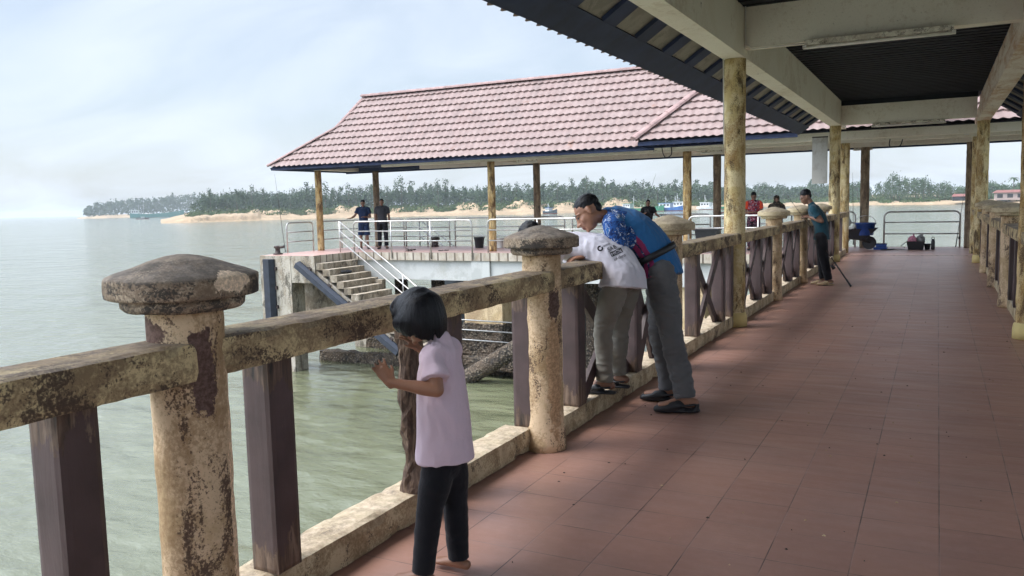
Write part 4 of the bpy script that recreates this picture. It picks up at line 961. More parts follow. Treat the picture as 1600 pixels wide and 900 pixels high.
def head_parts(g, c, f, u, s_=1.0):
    r, f, u = axes(f, u); c = Vector(c); A = (r, f, u)
    L = lambda x, y, z: c + (r * x + f * y + u * z) * s_
    E_ = lambda x, y, z, a_, b_, d_: ell(g, L(x, y, z), (a_ * s_, b_ * s_, d_ * s_), A)
    E_(0, -.012, .03, .074, .093, .083); E_(0, .025, -.028, .061, .066, .078); E_(0, .036, -.078, .043, .048, .034)
    loft(g, [L(0, .086, .012), L(0, .099, -.012), L(0, .113, -.033)], [.008 * s_, .009 * s_, .012 * s_], r, 8, 2)
    for q in (-1, 1):
        E_(q * .013, .099, -.036, .009, .010, .008); E_(q * .036, .060, -.030, .023, .022, .024); E_(q * .077, -.006, -.012, .009, .018, .031); E_(q * .03, .080, .003, .0135, .008, .008)
        loft(g, [L(q * .014, .089, .02), L(q * .034, .084, .026), L(q * .052, .068, .02)], [.0065 * s_] * 3, u, 8, 2)
    E_(0, .093, -.060, .021, .010, .0065); E_(0, .090, -.072, .018, .010, .0075); E_(0, .078, -.098, .018, .015, .014)
    return L
def hand(g, w, d, nrm, s_=1.0, curl=.35, side=1, spread=.12):
    """palm, four unequal fingers with two bends, and a thumb from the side of the palm"""
    w, d, nrm = Vector(w), Vector(d).normalized(), Vector(nrm); nrm = (nrm - d * nrm.dot(d)).normalized(); x = d.cross(nrm) * side
    pe = w + d * .088 * s_
    loft(g, [w - d * .02 * s_, w + d * .02 * s_, w + d * .06 * s_, pe], [(.024 * s_, .017 * s_), (.032 * s_, .016 * s_), (.040 * s_, .015 * s_), (.038 * s_, .012 * s_)], x, 14, 3)
    for i, (off, ln) in enumerate(((-.030, .070), (-.010, .079), (.010, .074), (.029, .058))):
        b0 = pe + x * off * s_ - d * .006 * s_; dr = (d + x * off * spread * 30).normalized(); pts = [b0 - dr * .015 * s_]; ang = .12; q = b0; pts.append(q)
        for seg, fr in enumerate((.45, .31, .24)):
            dd = dr * math.cos(ang) + nrm * math.sin(ang); q = q + dd * ln * fr * s_; pts.append(q); ang += curl * (1.2 if seg == 0 else .9)
        loft(g, pts, [.009 * s_, .009 * s_, .0085 * s_, .0078 * s_, .0062 * s_], x, 8, 2)
    tb = w + d * .025 * s_ - x * .028 * s_
    loft(g, [tb + d * -.01 * s_, tb, tb - x * .020 * s_ + d * .028 * s_ + nrm * .008 * s_, tb - x * .026 * s_ + d * .055 * s_ + nrm * .020 * s_], [.012 * s_, .012 * s_, .0095 * s_, .0075 * s_], nrm, 8, 2)
def foot_parts(g, an, toe, s_=1.0, r=.0, z=None):
    """bare foot or (r>0) the shoe around it; sole lies at z"""
    an = Vector(an); d = Vector((toe[0], toe[1], 0)).normalized(); sd_ = d.cross(V(0, 0, 1)); z = z if z is not None else 0
    h = lambda a_, b_, c_: V(an.x, an.y, 0) + d * a_ * s_ + V(0, 0, z + b_ * s_)
    loft(g, [h(-.055, .034, 0), h(0, .042, 0), h(.07, .034, 0), h(.13, .024, 0), h(.175, .019, 0)], [(.033 * s_ + r, .032 * s_ + r * .4), (.036 * s_ + r, .040 * s_ + r * .6), (.042 * s_ + r, .032 * s_ + r * .6), (.046 * s_ + r, .022 * s_ + r * .6), (.036 * s_ + r, .017 * s_ + r * .6)], sd_, 14, 3)
def shoe(par, an, toe, z, mat='black', s_=1.0, low=False, name='shoe'):
    s_ = s_ * (1.0 if low else 1.06); g = G(); an = Vector(an); d = Vector((toe[0], toe[1], 0)).normalized(); sd_ = d.cross(V(0, 0, 1))
    h = lambda a_, b_: V(an.x, an.y, 0) + d * a_ * s_ + V(0, 0, z + b_ * s_)
    # sole
    loft(g, [h(-.075, .014), h(-.03, .014), h(.06, .014), h(.13, .014), h(.195, .016)], [(.030 * s_, .013 * s_), (.041 * s_, .014 * s_), (.046 * s_, .014 * s_), (.052 * s_, .014 * s_), (.036 * s_, .013 * s_)], sd_, 14, 3)
    # closed front
    loft(g, [h(.045, .052), h(.09, .042), h(.14, .03), h(.185, .022)], [(.050 * s_, .042 * s_), (.054 * s_, .040 * s_), (.053 * s_, .032 * s_), (.038 * s_, .022 * s_)], sd_, 14, 3)
    if not low: loft(g, [h(-.07, .05), h(-.062, .03), h(-.05, .02)], [(.033 * s_, .014 * s_), (.036 * s_, .018 * s_), (.036 * s_, .015 * s_)], sd_, 10, 2)
    # heel strap
    loft(g, [h(.05, .05) + sd_ * .045 * s_, h(-.02, .055) + sd_ * .044 * s_, h(-.072, .058), h(-.02, .055) - sd_ * .044 * s_, h(.05, .05) - sd_ * .045 * s_], [.009 * s_] * 5, V(0, 0, 1), 8, 4)
    return fuse(name, g, mat, par, voxel=.006 * s_, smooth=3)
def person(loc, label, spine, head, arms, legs, skin='skin', voxel=.009, hs=1.0, group=None, nr=.052, footz=0, feet=True, hu=None, spread=.12):
    """one continuous body. spine: [(pt, (half width, half depth))...] hips->neck base; head: (centre, forward, up)
    arms: [(shoulder, elbow, wrist, hand dir, palm normal, side, curl, radius)] ; legs: [(hip, knee, ankle, toe dir, radius)]"""
    g = G(); lat = (Vector(legs[0][0]) - Vector(legs[1][0])).normalized()
    loft(g, [p_ for p_, r in spine], [(r[0] * (.72 if k_ == 0 else .80), r[1] * (.72 if k_ == 0 else .78)) for k_, (p_, r) in enumerate(spine)], lat, 20)
    nb = Vector(spine[-1][0]); c, f, u = head; L = head_parts(g, c, f, u, hs); r_, f_, u_ = axes(f, u)
    loft(g, [nb - (Vector(c) - nb).normalized() * .03 * (nr / .052) ** 2, nb.lerp(L(0, -.02, -.05), .5), L(0, -.018, -.045)], [nr * 1.12, nr, nr * 1.02], r_, 14, 3)
    for sh, el, wr, hd, pn, sd_, curl, ra in arms:
        sh, el, wr = Vector(sh), Vector(el), Vector(wr)
        loft(g, [nb.lerp(sh, .7), sh, sh.lerp(el, .35), sh.lerp(el, .75), el], [ra * .6, ra * 1.12, ra * 1.12, ra * .95, ra * .86], lat, 14, 3)
        loft(g, [el, el.lerp(wr, .28), el.lerp(wr, .7), wr], [ra * .86, ra * .92, ra * .68, ra * .52], lat, 14, 3)
        hand(g, wr, hd, pn, ra / .044, curl, sd_, spread)
    for hp, kn, an, toe, ra in legs:
        hp, kn, an = Vector(hp), Vector(kn), Vector(an)
        loft(g, [hp, hp.lerp(kn, .4), kn, kn.lerp(an, .35), kn.lerp(an, .8), an], [ra, ra * .9, ra * .66, ra * .66, ra * .46, ra * .44], lat, 14, 3)
        if feet: foot_parts(g, an, toe, ra / .085, 0, footz + .022 * ra / .085)
    ec = [L(q * .03, .086, .003) for q in (-1, 1)]; lc = L(0, .098, -.066)
    def mf(p_):
        for e in ec:
            d = p_ - e
            if abs(d.dot(r_)) < .0125 * hs and abs(d.dot(u_)) < .0052 * hs and d.length < .018: return 1
            if abs(d.dot(r_)) < .019 * hs and abs(d.dot(u_) - .022 * hs) < .0045 * hs and d.length < .032: return 1
        d = p_ - lc
        if abs(d.dot(r_)) < .021 * hs and abs(d.dot(u_)) < .011 * hs and abs(d.dot(f_)) < .014: return 2
        return 0
    o = fuse('person', g, [skin, 'eye', 'lip'], None, loc, voxel, 3, None, mf, label=label, category='person')
    if group: o['group'] = group
    return o
def shirt(par, spine, arms, mats, infl=.014, sleeve=.62, voxel=.009, lat=(0, 1, 0), fold=.006, matfn=None, seed=0, name='shirt', sr=1.45, nbk=.55, flare=1.05):
    g = G(); pts = [Vector(p_) for p_, r in spine]; rad = [(r[0] + infl, r[1] + infl) for p_, r in spine]; rad[-1] = (rad[-1][0] * .95, rad[-1][1] * .95)
    loft(g, pts, rad, lat, 24, 4, (0, 1))
    for a_ in arms:
        sh, el, ra = Vector(a_[0]), Vector(a_[1]), a_[7]; nb = Vector(spine[-1][0]).lerp(Vector(spine[-2][0]), .35); e = sh.lerp(el, sleeve)
        loft(g, [nb.lerp(sh, nbk), sh, sh.lerp(el, sleeve * .5), e], [ra * 1.55 + .006, ra * sr + .006, ra * sr + .004, ra * sr * flare + .004], lat, 18, 4, (1, 0))
    return fuse(name, g, mats, par, voxel=voxel, smooth=4, fold=folds(fold, seed=seed), matfn=matfn)
def trousers(par, waist, legs, mat, infl=.02, end=.93, voxel=.009, lat=(0, 1, 0), fold=.006, cuff=1.0, seed=3, wr=(.15, .11), name='trousers', crotch=.06, thick=1.0, cuffband=False):
    g = G(); c = (Vector(legs[0][0]) + Vector(legs[1][0])) / 2; waist = Vector(waist)
    loft(g, [waist, waist.lerp(c, .5), c - V(0, 0, crotch * .4)], [wr, (wr[0] * 1.08, wr[1] * 1.08), (wr[0] * 1.02, wr[1] * 1.0)], lat, 22, 4, (0, 1))
    for hp, kn, an, toe, ra in legs:
        hp, kn, an = Vector(hp), Vector(kn), Vector(an); e = kn.lerp(an, end) if end > 0 else hp.lerp(kn, 1 + end)
        if end > 0: loft(g, [hp + V(0, 0, .02), hp.lerp(kn, .35), kn, kn.lerp(e, .5), e], [ra * thick + infl, ra * .98 * thick + infl, ra * .72 * thick + infl, ra * .66 * thick + infl, (ra * .52 * thick + infl) * cuff], lat, 18, 4, (1, 0))
        else: loft(g, [hp + V(0, 0, .02), hp.lerp(e, .5), e], [ra + infl, ra * .98 + infl, (ra * .92 + infl) * cuff], lat, 18, 4, (1, 0))
        if cuffband: loft(g, [e, e.lerp(an, .8)], [(ra * .52 + infl) * 1.14] * 2, lat, 16, 2, (0, 0))
    def fn(p_, n_):
        a_ = noise.noise(V(p_.x * 10 + seed, p_.y * 10, p_.z * 7)); b_ = 1 - abs(noise.noise(V(p_.x * 9, p_.y * 9 + seed, p_.z * 24))) * 2.4
        return fold * (a_ + b_ * .6 - .3)
    return fuse(name, g, mat, par, voxel=voxel, smooth=3, fold=fn)
def short_hair(par, head, s_=1.0, mat='hair', top=0., name='hair', voxel=.007):
    c, f, u = head; r, f, u = axes(f, u); c = Vector(c); g = G(); L = lambda x, y, z: c + (r * x + f * y + u * z) * s_
    ell(g, L(0, -.024, .047 + top / 2), (.0795 * s_, .094 * s_, (.078 + top) * s_), (r, f, u)); ell(g, L(0, -.056, .006), (.054 * s_, .050 * s_, .062 * s_), (r, f, u))
    return fuse(name, g, mat, par, voxel=voxel, smooth=2, fold=lambda p_, n_: .004 * noise.noise(p_ * 60))

# --- girl with her forehead on the rail
sp = [(V(-1.805, 2.85, .50), (.112, .106)), (V(-1.805, 2.85, .68), (.102, .090)), (V(-1.808, 2.848, .84), (.100, .080)), (V(-1.80, 2.842, .945), (.092, .060)), (V(-1.80, 2.838, .995), (.040, .040))]
hd = (V(-1.89, 2.815, 1.102), V(-.86, -.05, -.5), V(-.5, 0, .86))
ar = [(V(-1.792, 2.752, .942), V(-1.735, 2.70, .828), V(-1.905, 2.625, .862), V(-.60, .0, .78), V(-.45, .75, -.3), 1, .42, .032),
      (V(-1.81, 2.935, .945), V(-1.86, 3.00, .84), V(-1.99, 2.97, .93), V(-.7, -.1, .7), V(-.6, .1, -.8), -1, .3, .030)]
lg = [(V(-1.808, 2.815, .50), V(-1.83, 2.755, .29), V(-1.835, 2.70, .055), V(-1, -.1, 0), .058), (V(-1.80, 2.885, .50), V(-1.785, 2.89, .29), V(-1.775, 2.885, .055), V(-1, .05, 0), .058)]
girl = person((-1.81, 2.86, 0), 'small girl in pale lilac tee and black trousers resting her forehead on the rail', sp, hd, ar, lg, 'skin', .0042, .86, nr=.030, spread=.22)
shirt(girl, sp, ar, 'lilac', .015, .66, .006, fold=.007, sr=1.5, flare=1.16, name='tee_shirt')
trousers(girl, (-1.805, 2.848, .60), lg, 'blackcloth', .012, .99, .0065, fold=.003, wr=(.086, .074), cuff=1.1)
c, f, u = hd; r, f, u = axes(f, u); g = G(); Lh = lambda x, y, z: c + (r * x + f * y + u * z) * .86
ell(g, Lh(0, -.018, .042), (.094 * .86, .112 * .86, .096 * .86), (r, f, u)); ell(g, Lh(0, -.055, -.0), (.088 * .86, .075 * .86, .085 * .86), (r, f, u))
rnd = random.Random(5)
for i in range(130):
    a_ = rnd.uniform(-2.45, 2.45)      # angle from the back of the head; the face stays open
    d0 = (-f * math.cos(a_) + r * math.sin(a_)); top_ = Lh(0, -.01, .115)
    bk_ = max(0, math.cos(a_)); mid = Lh(0, -.015, .035) + d0 * (.100 + .012 * bk_) * .88; zend = 1.018 + .040 * (1 - math.cos(a_)) / 1.8 + rnd.uniform(-.008, .012)
    end = V(mid.x, mid.y, zend) + V(d0.x, d0.y, 0) * (.004 + .016 * bk_) + V(.012 * bk_, 0, 0)
    if mid.z < zend + .03: continue
    pts = [top_ + d0 * .02, Lh(0, -.01, .085) + d0 * .062, mid - d0 * .004, mid.lerp(end, .55) + V(d0.x, d0.y, 0) * .010, end]
    loft(g, pts, [.008, .013, .015, .013, .005], r, 7, 3)
for i in range(44):                    # fringe falling towards the rail
    x = rnd.uniform(-.056, .056); st = Lh(x * .5, .03, .125); m1 = Lh(x, .094 - abs(x) * .25, .062); e = m1 + V(-.002, 0, -.038 - rnd.uniform(0, .012))
    loft(g, [st, Lh(x * .85, .078, .098), m1, e], [.008, .011, .010, .003], r, 7, 3)
fuse('hair', g, 'hair', girl, voxel=.0052, smooth=4, fold=lambda p_, n_: .0012 * noise.noise(V(p_.x * 90, p_.y * 90, p_.z * 7)))

# --- man in a white tee folded over the rail
sp = [(V(-1.955, 5.62, 1.00), (.165, .115)), (V(-2.01, 5.62, 1.115), (.155, .105)), (V(-2.16, 5.62, 1.205), (.165, .095)), (V(-2.36, 5.61, 1.225), (.175, .095)), (V(-2.50, 5.60, 1.24), (.13, .075)), (V(-2.565, 5.59, 1.25), (.06, .055))]
hd = (V(-2.70, 5.56, 1.295), V(-.75, -.1, -.66), V(-.66, 0, .75))
ar = [(V(-2.43, 5.41, 1.215), V(-2.52, 5.30, .985), V(-2.36, 5.10, 1.155), V(.6, -.6, -.1), V(0, 0, -1), 1, .4, .046), (V(-2.43, 5.80, 1.215), V(-2.55, 5.88, .98), V(-2.36, 5.95, 1.155), V(.7, .3, 0), V(0, 0, -1), -1, .4, .046)]
lg = [(V(-2.00, 5.50, 1.0), V(-2.115, 5.53, .64), V(-2.135, 5.58, .245), V(-1, -.05, 0), .082), (V(-1.985, 5.72, 1.0), V(-2.085, 5.77, .64), V(-2.105, 5.81, .245), V(-1, .05, 0), .082)]
man = person((-2.14, 5.69, .15), 'man in white printed tee and khaki joggers bent over the rail', sp, hd, ar, lg, 'skin_dark', .0085, 1.0, footz=.165)
sh = [(V(-1.985, 5.59, .935), (.20, .15)), (V(-1.99, 5.60, 1.01), (.185, .14)), (V(-2.04, 5.61, 1.10), (.17, .12))] + sp[2:]
tee = shirt(man, sh, ar, 'whitetee', .018, .50, .008, fold=.011, sr=1.6, seed=2, name='tee_shirt', flare=1.15)
trousers(man, (-1.965, 5.62, 1.03), lg, 'khaki', .014, .86, .008, fold=.012, wr=(.135, .088), cuff=1.0, cuffband=True, thick=1.0)
short_hair(man, hd)
for (hp, kn, an, toe, ra) in lg: shoe(man, an, toe, .152, 'black', 1.0, True, 'sandal')
# print on the back of the tee
Xw = V(.89, .456, -.024); Uw = V(-.02, .10, .995)
def text_mesh(txt, size):
    cu = bpy.data.curves.new('t', 'FONT'); cu.body = txt; cu.size = size; cu.align_x = 'LEFT'; ot = bpy.data.objects.new('t', cu); COL.objects.link(ot)
    dg = bpy.context.evaluated_depsgraph_get(); dg.update(); me = bpy.data.meshes.new_from_object(ot.evaluated_get(dg)); bpy.data.objects.remove(ot)
    bm = bmesh.new(); bm.from_mesh(me); bmesh.ops.triangulate(bm, faces=bm.faces[:]); bmesh.ops.subdivide_edges(bm, edges=bm.edges[:], cuts=1)
    vs = [v_.co.copy() for v_ in bm.verts]; fs = [tuple(v_.index for v_ in f_.verts) for f_ in bm.faces]; bm.free(); return vs, fs
def project_print(par, name, items, origin, ang, mat, scale=1.0):
    me = par.data; base = world_loc(par); bvh = BVHTree.FromPolygons([tuple(v_.co + base) for v_ in me.vertices], [tuple(p_.vertices) for p_ in me.polygons])
    U = Xw * math.cos(ang) + Uw * math.sin(ang); W_ = -Xw * math.sin(ang) + Uw * math.cos(ang); D = U.cross(W_); g = G()
    for vs, fs, ox, oy in items:
        out = []
        for v_ in vs:
            q = Vector(origin) + U * (v_.x + ox) * scale + W_ * (v_.y + oy) * scale + D * .6
            hit = bvh.ray_cast(q, -D); out.append(hit[0] + hit[1] * .0022 if hit[0] else Vector(origin))
        g.add(out, fs)
    return mk(name, g, mat, par)
def box_mesh(w, h, n_=8): return [V(w * i / n_, h * j / 3, 0) for j in range(4) for i in range(n_ + 1)], [(j * (n_ + 1) + i, j * (n_ + 1) + i + 1, (j + 1) * (n_ + 1) + i + 1, (j + 1) * (n_ + 1) + i) for j in range(3) for i in range(n_)]
ORG = (-2.045, 5.50, 1.16)
bv, bf = box_mesh(.095, .034); t1 = text_mesh('SAB', .042); t3 = text_mesh('of-thro', .032); tl = text_mesh('oooo', .024)
ring = [V(math.cos(a_) * r_ - .045, math.sin(a_) * r_ + .088, 0) for r_ in (.010, .020) for a_ in np.linspace(.9, 6.6, 17)]; rf = [(i, i + 1, 18 + i, 17 + i) for i in range(16)]
project_print(tee, 'print', [(*t1, -.005, .042), (bv, bf, 0, 0), (*t3, .005, -.034), (ring, rf, 0, 0), (*tl, -.02, .086)], ORG, .42, 'text')
t2 = text_mesh('HIGH', .034); p2 = project_print(tee, 'print', [(*t2, .004, .005)], ORG, .42, 'whitetee')
for v_ in p2.data.vertices: v_.co += (Xw.cross(Uw)) * .002

# --- man in the blue shirt leaning on the rail
sp = [(V(-1.83, 5.97, 1.00), (.165, .12)), (V(-1.85, 5.97, 1.12), (.165, .12)), (V(-1.925, 5.94, 1.25), (.18, .12)), (V(-2.03, 5.88, 1.355), (.185, .115)), (V(-2.12, 5.82, 1.42), (.14, .08)), (V(-2.165, 5.78, 1.445), (.06, .06))]
hd = (V(-2.275, 5.66, 1.475), V(-.66, -.42, -.60), V(-.60, .05, .80))
ar = [(V(-2.07, 5.65, 1.375), V(-2.04, 5.66, 1.14), V(-2.22, 5.50, 1.17), V(-.6, -.5, -.1), V(0, 0, -1), 1, .4, .048), (V(-2.10, 6.05, 1.375), V(-2.12, 6.20, 1.17), V(-2.22, 6.10, 1.165), V(-.7, -.3, 0), V(0, 0, -1), -1, .4, .048)]
lg = [(V(-1.80, 5.88, 1.0), V(-1.70, 5.85, .52), V(-1.60, 5.84, .09), V(-1, -.35, 0), .092), (V(-1.86, 6.07, 1.0), V(-1.87, 6.10, .52), V(-1.80, 6.12, .09), V(-1, -.1, 0), .092)]
man2 = person((-1.72, 5.98, 0), 'man in bright blue floral shirt and grey jeans leaning on the rail', sp, hd, ar, lg, 'skin', .0075, 1.08, footz=.014)
spc = [p_ for p_, r in catmull and [(p_, 0) for p_ in catmull([q for q, r in sp], [r for q, r in sp], 5)[0]]]
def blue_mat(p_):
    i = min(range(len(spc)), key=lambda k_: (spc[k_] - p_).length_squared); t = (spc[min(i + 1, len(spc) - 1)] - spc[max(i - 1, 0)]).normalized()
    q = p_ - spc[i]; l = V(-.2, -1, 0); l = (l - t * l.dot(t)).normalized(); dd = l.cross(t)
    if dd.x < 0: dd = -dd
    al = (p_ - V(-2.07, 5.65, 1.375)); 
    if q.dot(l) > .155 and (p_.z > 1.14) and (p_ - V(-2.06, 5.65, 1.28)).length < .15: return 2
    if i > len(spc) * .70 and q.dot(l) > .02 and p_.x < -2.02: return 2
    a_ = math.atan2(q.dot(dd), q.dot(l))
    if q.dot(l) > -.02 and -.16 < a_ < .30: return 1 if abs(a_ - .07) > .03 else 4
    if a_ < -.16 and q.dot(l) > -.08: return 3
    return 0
sh = [(V(-1.815, 5.965, .985), (.185, .135))] + sp[1:]
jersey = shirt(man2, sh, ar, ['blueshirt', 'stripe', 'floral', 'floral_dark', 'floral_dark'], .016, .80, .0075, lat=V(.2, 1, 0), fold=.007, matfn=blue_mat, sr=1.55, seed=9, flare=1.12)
trousers(man2, (-1.84, 5.965, 1.08), lg, 'greyjean', .02, .95, .0085, lat=V(.2, 1, 0), fold=.013, wr=(.155, .115), cuff=1.2)
short_hair(man2, hd, 1.08)
for (hp, kn, an, toe, ra) in lg: shoe(man2, an, toe, .004, 'black', 1.08, False, 'clog')
g = G(); ct, tt, ll = V(-1.868, 5.962, 1.155), V(-.42, -.12, .9).normalized(), V(.2, 1, 0)
ll = (ll - tt * ll.dot(tt)).normalized(); bb = tt.cross(ll); vs = []
for i in range(40):
    a_ = 2 * math.pi * i / 40
    for hh, rr in ((-.024, .0), (.024, .0), (.024, .008), (-.024, .008)): vs.append(ct + ll * math.cos(a_) * (.198 + rr) + bb * math.sin(a_) * (.152 + rr) + tt * hh)
g.add(vs, [(i * 4 + k_, ((i + 1) % 40) * 4 + k_, ((i + 1) % 40) * 4 + (k_ + 1) % 4, i * 4 + (k_ + 1) % 4) for i in range(40) for k_ in range(4)], 0, True)
bg = G(); ell(bg, (-1.985, 5.815, 1.06), (.075, .06, .085), (V(.8, -.4, 0).normalized(), V(.4, .8, 0).normalized(), V(0, 0, 1))); ell(bg, (-2.0, 5.80, 1.01), (.06, .05, .06))
wb_ = fuse('waist_bag', bg, 'black', None, (-1.98, 5.82, .98), .008, 3, label='black waist bag worn over the bright blue shirt', category='bag'); mk('strap', g, 'black', wb_)

# --- youth in teal with a rod, leaning on a post cap
yb = 15.42
sp = [(V(-1.80, yb, .84), (.15, .105)), (V(-1.80, yb, 1.00), (.14, .10)), (V(-1.85, yb, 1.18), (.165, .11)), (V(-1.93, yb, 1.32), (.15, .09)), (V(-1.97, yb, 1.40), (.055, .055))]
hd = (V(-2.07, yb, 1.55), V(-.80, -.35, -.45), V(-.42, 0, .88))
ar = [(V(-1.92, yb - .19, 1.33), V(-1.77, yb - .22, 1.13), V(-1.99, yb - .12, 1.20), V(-1, .2, .0), V(0, 0, -1), 1, .5, .044), (V(-1.92, yb + .19, 1.33), V(-1.88, yb + .24, 1.14), V(-2.02, yb + .10, 1.22), V(-1, -.2, 0), V(0, 0, -1), -1, .5, .044)]
lg = [(V(-1.80, yb - .09, .84), V(-1.74, yb - .09, .46), V(-1.66, yb - .08, .08), V(-1, -.3, 0), .082), (V(-1.80, yb + .09, .84), V(-1.80, yb + .10, .46), V(-1.78, yb + .1, .08), V(-1, -.1, 0), .082)]
yo = person((-1.75, yb, 0), 'young man in dark teal tee leaning on a post cap and looking down', sp, hd, ar, lg, 'skin_dark', .012, 1.02, footz=.012)
shirt(yo, [(V(-1.795, yb, .80), (.165, .12))] + sp[1:], ar, 'teal', .016, .62, .012, fold=.008, sr=1.5, name='tee_shirt'); trousers(yo, (-1.80, yb, .92), lg, 'blackcloth', .02, .95, .012, fold=.008, wr=(.14, .10)); short_hair(yo, hd, 1.04, top=.01)
for (hp, kn, an, toe, ra) in lg: shoe(yo, an, toe, .003, 'conc_tan', 1.0, True, 'sandal')

def stander(x, y, fdir, label, shirt_m, trous_m, s_=1.0, skin='skin_dark', arms='down', look=-.25, shorts=False, hair='hair', sleeve=.62, foot_m='black', matfn=None, z=0):
    f = V(*fdir, 0).normalized(); l = V(0, 0, 1).cross(f)     # l = person's left
    P = lambda fx, lx, zz: V(x, y, z) + (f * fx + l * lx + V(0, 0, zz)) * s_
    sp = [(P(0, 0, .93), (.155 * s_, .11 * s_)), (P(-.01, 0, 1.08), (.145 * s_, .105 * s_)), (P(0, 0, 1.27), (.175 * s_, .115 * s_)), (P(-.01, 0, 1.40), (.15 * s_, .085 * s_)), (P(-.01, 0, 1.48), (.055 * s_, .055 * s_))]
    hd = (P(.03, 0, 1.615), f + V(0, 0, look), V(0, 0, 1) + f * .2)
    A = {'down': lambda q: (P(-.01, q * .185, 1.405), P(-.03, q * .235, 1.12), P(.03, q * .235, .87), V(0, 0, -1) + f * .15, -l * q),
         'front': lambda q: (P(-.01, q * .185, 1.405), P(.02, q * .24, 1.13), P(.24, q * .06, 1.14), f * .6 - l * q * .7, V(0, 0, -1)),
         'camera': lambda q: (P(-.01, q * .185, 1.405), P(.06, q * .25, 1.15), P(.22, q * .06, 1.28), f * .5 - l * q * .3 + V(0, 0, .5), -l * q),
         'rail': lambda q: (P(-.01, q * .185, 1.405), P(.02, q * .30, 1.18), P(.14, q * .42, 1.10), l * q + f * .3, V(0, 0, -1))}
    am = arms if isinstance(arms, (tuple, list)) else (arms, arms); ar = []
    for q, a_ in ((1, am[0]), (-1, am[1])):
        sh, el, wr, hdir, pn = A[a_](q); ar.append((sh, el, wr, hdir, pn, -q, .45, .045 * s_))
    lg = [(P(0, q * .09, .92), P(.02, q * .11, .49), P(-.01, q * .12, .085), f + l * q * .25, .084 * s_) for q in (1, -1)]
    o = person((x, y, z), label, sp, hd, ar, lg, skin, .0135, s_ * 1.02, footz=z + .012)
    m_ = shirt_m if isinstance(shirt_m, list) else [shirt_m]
    mf = None
    if len(m_) > 1: mf = lambda p_: (1 if abs((p_ - V(x, y, z)).dot(l)) > .17 * s_ else 0)
    shirt(o, [(P(0, 0, .86), (.168 * s_, .122 * s_))] + sp[1:], ar, m_, .016, sleeve, .013, lat=l, fold=.009, sr=1.5, seed=x, matfn=mf)
    trousers(o, P(0, 0, .98), lg, trous_m, .02, (-.0001 if shorts else .93), .013, lat=l, fold=.008, wr=(.145 * s_, .105 * s_), name='shorts' if shorts else 'trousers', cuff=1.15)
    if hair: short_hair(o, hd, s_ * 1.04, hair, voxel=.011)
    for (hp, kn, an, toe, ra) in lg: shoe(o, an, toe, z + .003, foot_m, s_, True, 'sandal')
    return o, hd, P
stander(-19.32, 25.35, (.55, -.9), 'standing man in navy tee and knee length shorts with a hand on the rail', 'navycloth', 'navycloth', 1.07, arms=('front', 'rail'), look=-.3, shorts=True)
stander(-18.6, 25.55, (.5, -.9), 'standing man in charcoal tee and long dark trousers in front of a post', 'charcoal', 'blackcloth', 1.08, arms='down', look=-.1)
o, hd, P = stander(-8.5, 26.45, (.25, -.97), 'man in a black tee holding up a camera behind the leaning men', 'blackcloth', 'blackcloth', .92, 'skin_dark', ('rail', 'camera'), look=-.2)
q = P(.30, -.04, 1.33); t = thing('camera', q, 'small black camera held up by the man in black', 'camera'); g = G(); g.obox(q, (.06, 0, 0), (0, .03, 0), (0, 0, .04)); mk('camera_body', g, 'black', t); g = G(); g.tube([q, q + V(.01, -.08, 0)], .03, 12); mk('lens', g, 'black', t)
stander(-4.92, 25.55, (.25, -.97), 'person in red patterned jersey with orange sleeves looking down at their hands', ['redjersey', 'orange'], 'darkprint', 1.0, 'skin_dark', 'front', look=-.55, hair='hair')
o, hd, P = stander(-4.30, 25.85, (.15, -.97), 'woman in black and gold headscarf beside the person in red', 'camo', 'darkprint', .93, 'skin_dark', 'front', look=-.55, hair=None, sleeve=.95)
g = G(); c, f, u = hd; r, f, u = axes(f, u); ell(g, c - f * .028 + u * .025, (.092, .10, .105), (r, f, u)); ell(g, c - f * .02 - u * .06, (.085, .085, .07), (r, f, u)); loft(g, [c - u * .07 - f * .02, c - V(0, 0, .17), c - V(0, 0, .32)], [(.08, .08), (.16, .13), (.21, .15)], r); fuse('headscarf', g, 'camo', o, voxel=.011, smooth=3, fold=folds(.006))

# ------------------------------------------------------------ small things
def rod(base, tip, label, handle=.35, reel=True, r=.006):
    base, tip = Vector(base), Vector(tip); t = thing('fishing_rod', base, label, 'fishing rod', 'fishing rods'); d = (tip - base).normalized(); L = (tip - base).length
    g = G(); g.tube([base, base + d * .03, base + d * handle * .5, base + d * handle], [.018, .016, .013, .014], 8); mk('handle', g, 'black', t)
    sag = V(0, 0, -1) * L * .02
    g = G(); g.tube([base + d * handle, base + d * L * .6, tip + sag], [r * 1.3, r, r * .45], 6); mk('blank', g, 'iron', t)
    if reel:
        q = base + d * handle * .9; sd_ = d.cross(V(0, 0, 1)).normalized(); dn = d.cross(sd_) 
        if dn.z > 0: dn = -dn
        g = G(); g.tube([q, q + dn * .07], .008, 6); g.tube([q + dn * .07 - d * .04, q + dn * .07 + d * .045], [.03, .026], 12); g.tube([q + dn * .07, q + dn * .07 + sd_ * .07, q + dn * .10 + sd_ * .075], .006, 6); mk('reel', g, 'black', t)
    return t
rod((-1.28, 15.15, .01), (-2.42, 15.50, 1.66), 'black fishing rod slanting from the floor past the youth in teal', .5)
rod((-20.84, 22.7, .05), (-22.0, 23.6, 2.95), 'thin fishing rod standing against the railing at the jetty corner', .3, r=.007)
rod((-8.9, 26.95, .9), (-8.46, 27.2, 2.5), 'thin fishing rod rising beside the man in black', .3, r=.007)
rod((.50, 26.98, .02), (.68, 27.1, 1.62), 'thin fishing rod leaning on the walkway end railing', .3, r=.007)
rod((-2.2, 26.6, .1), (-2.3, 27.1, 2.3), 'thin fishing rod standing by the cart at the rear post', .3, r=.007)
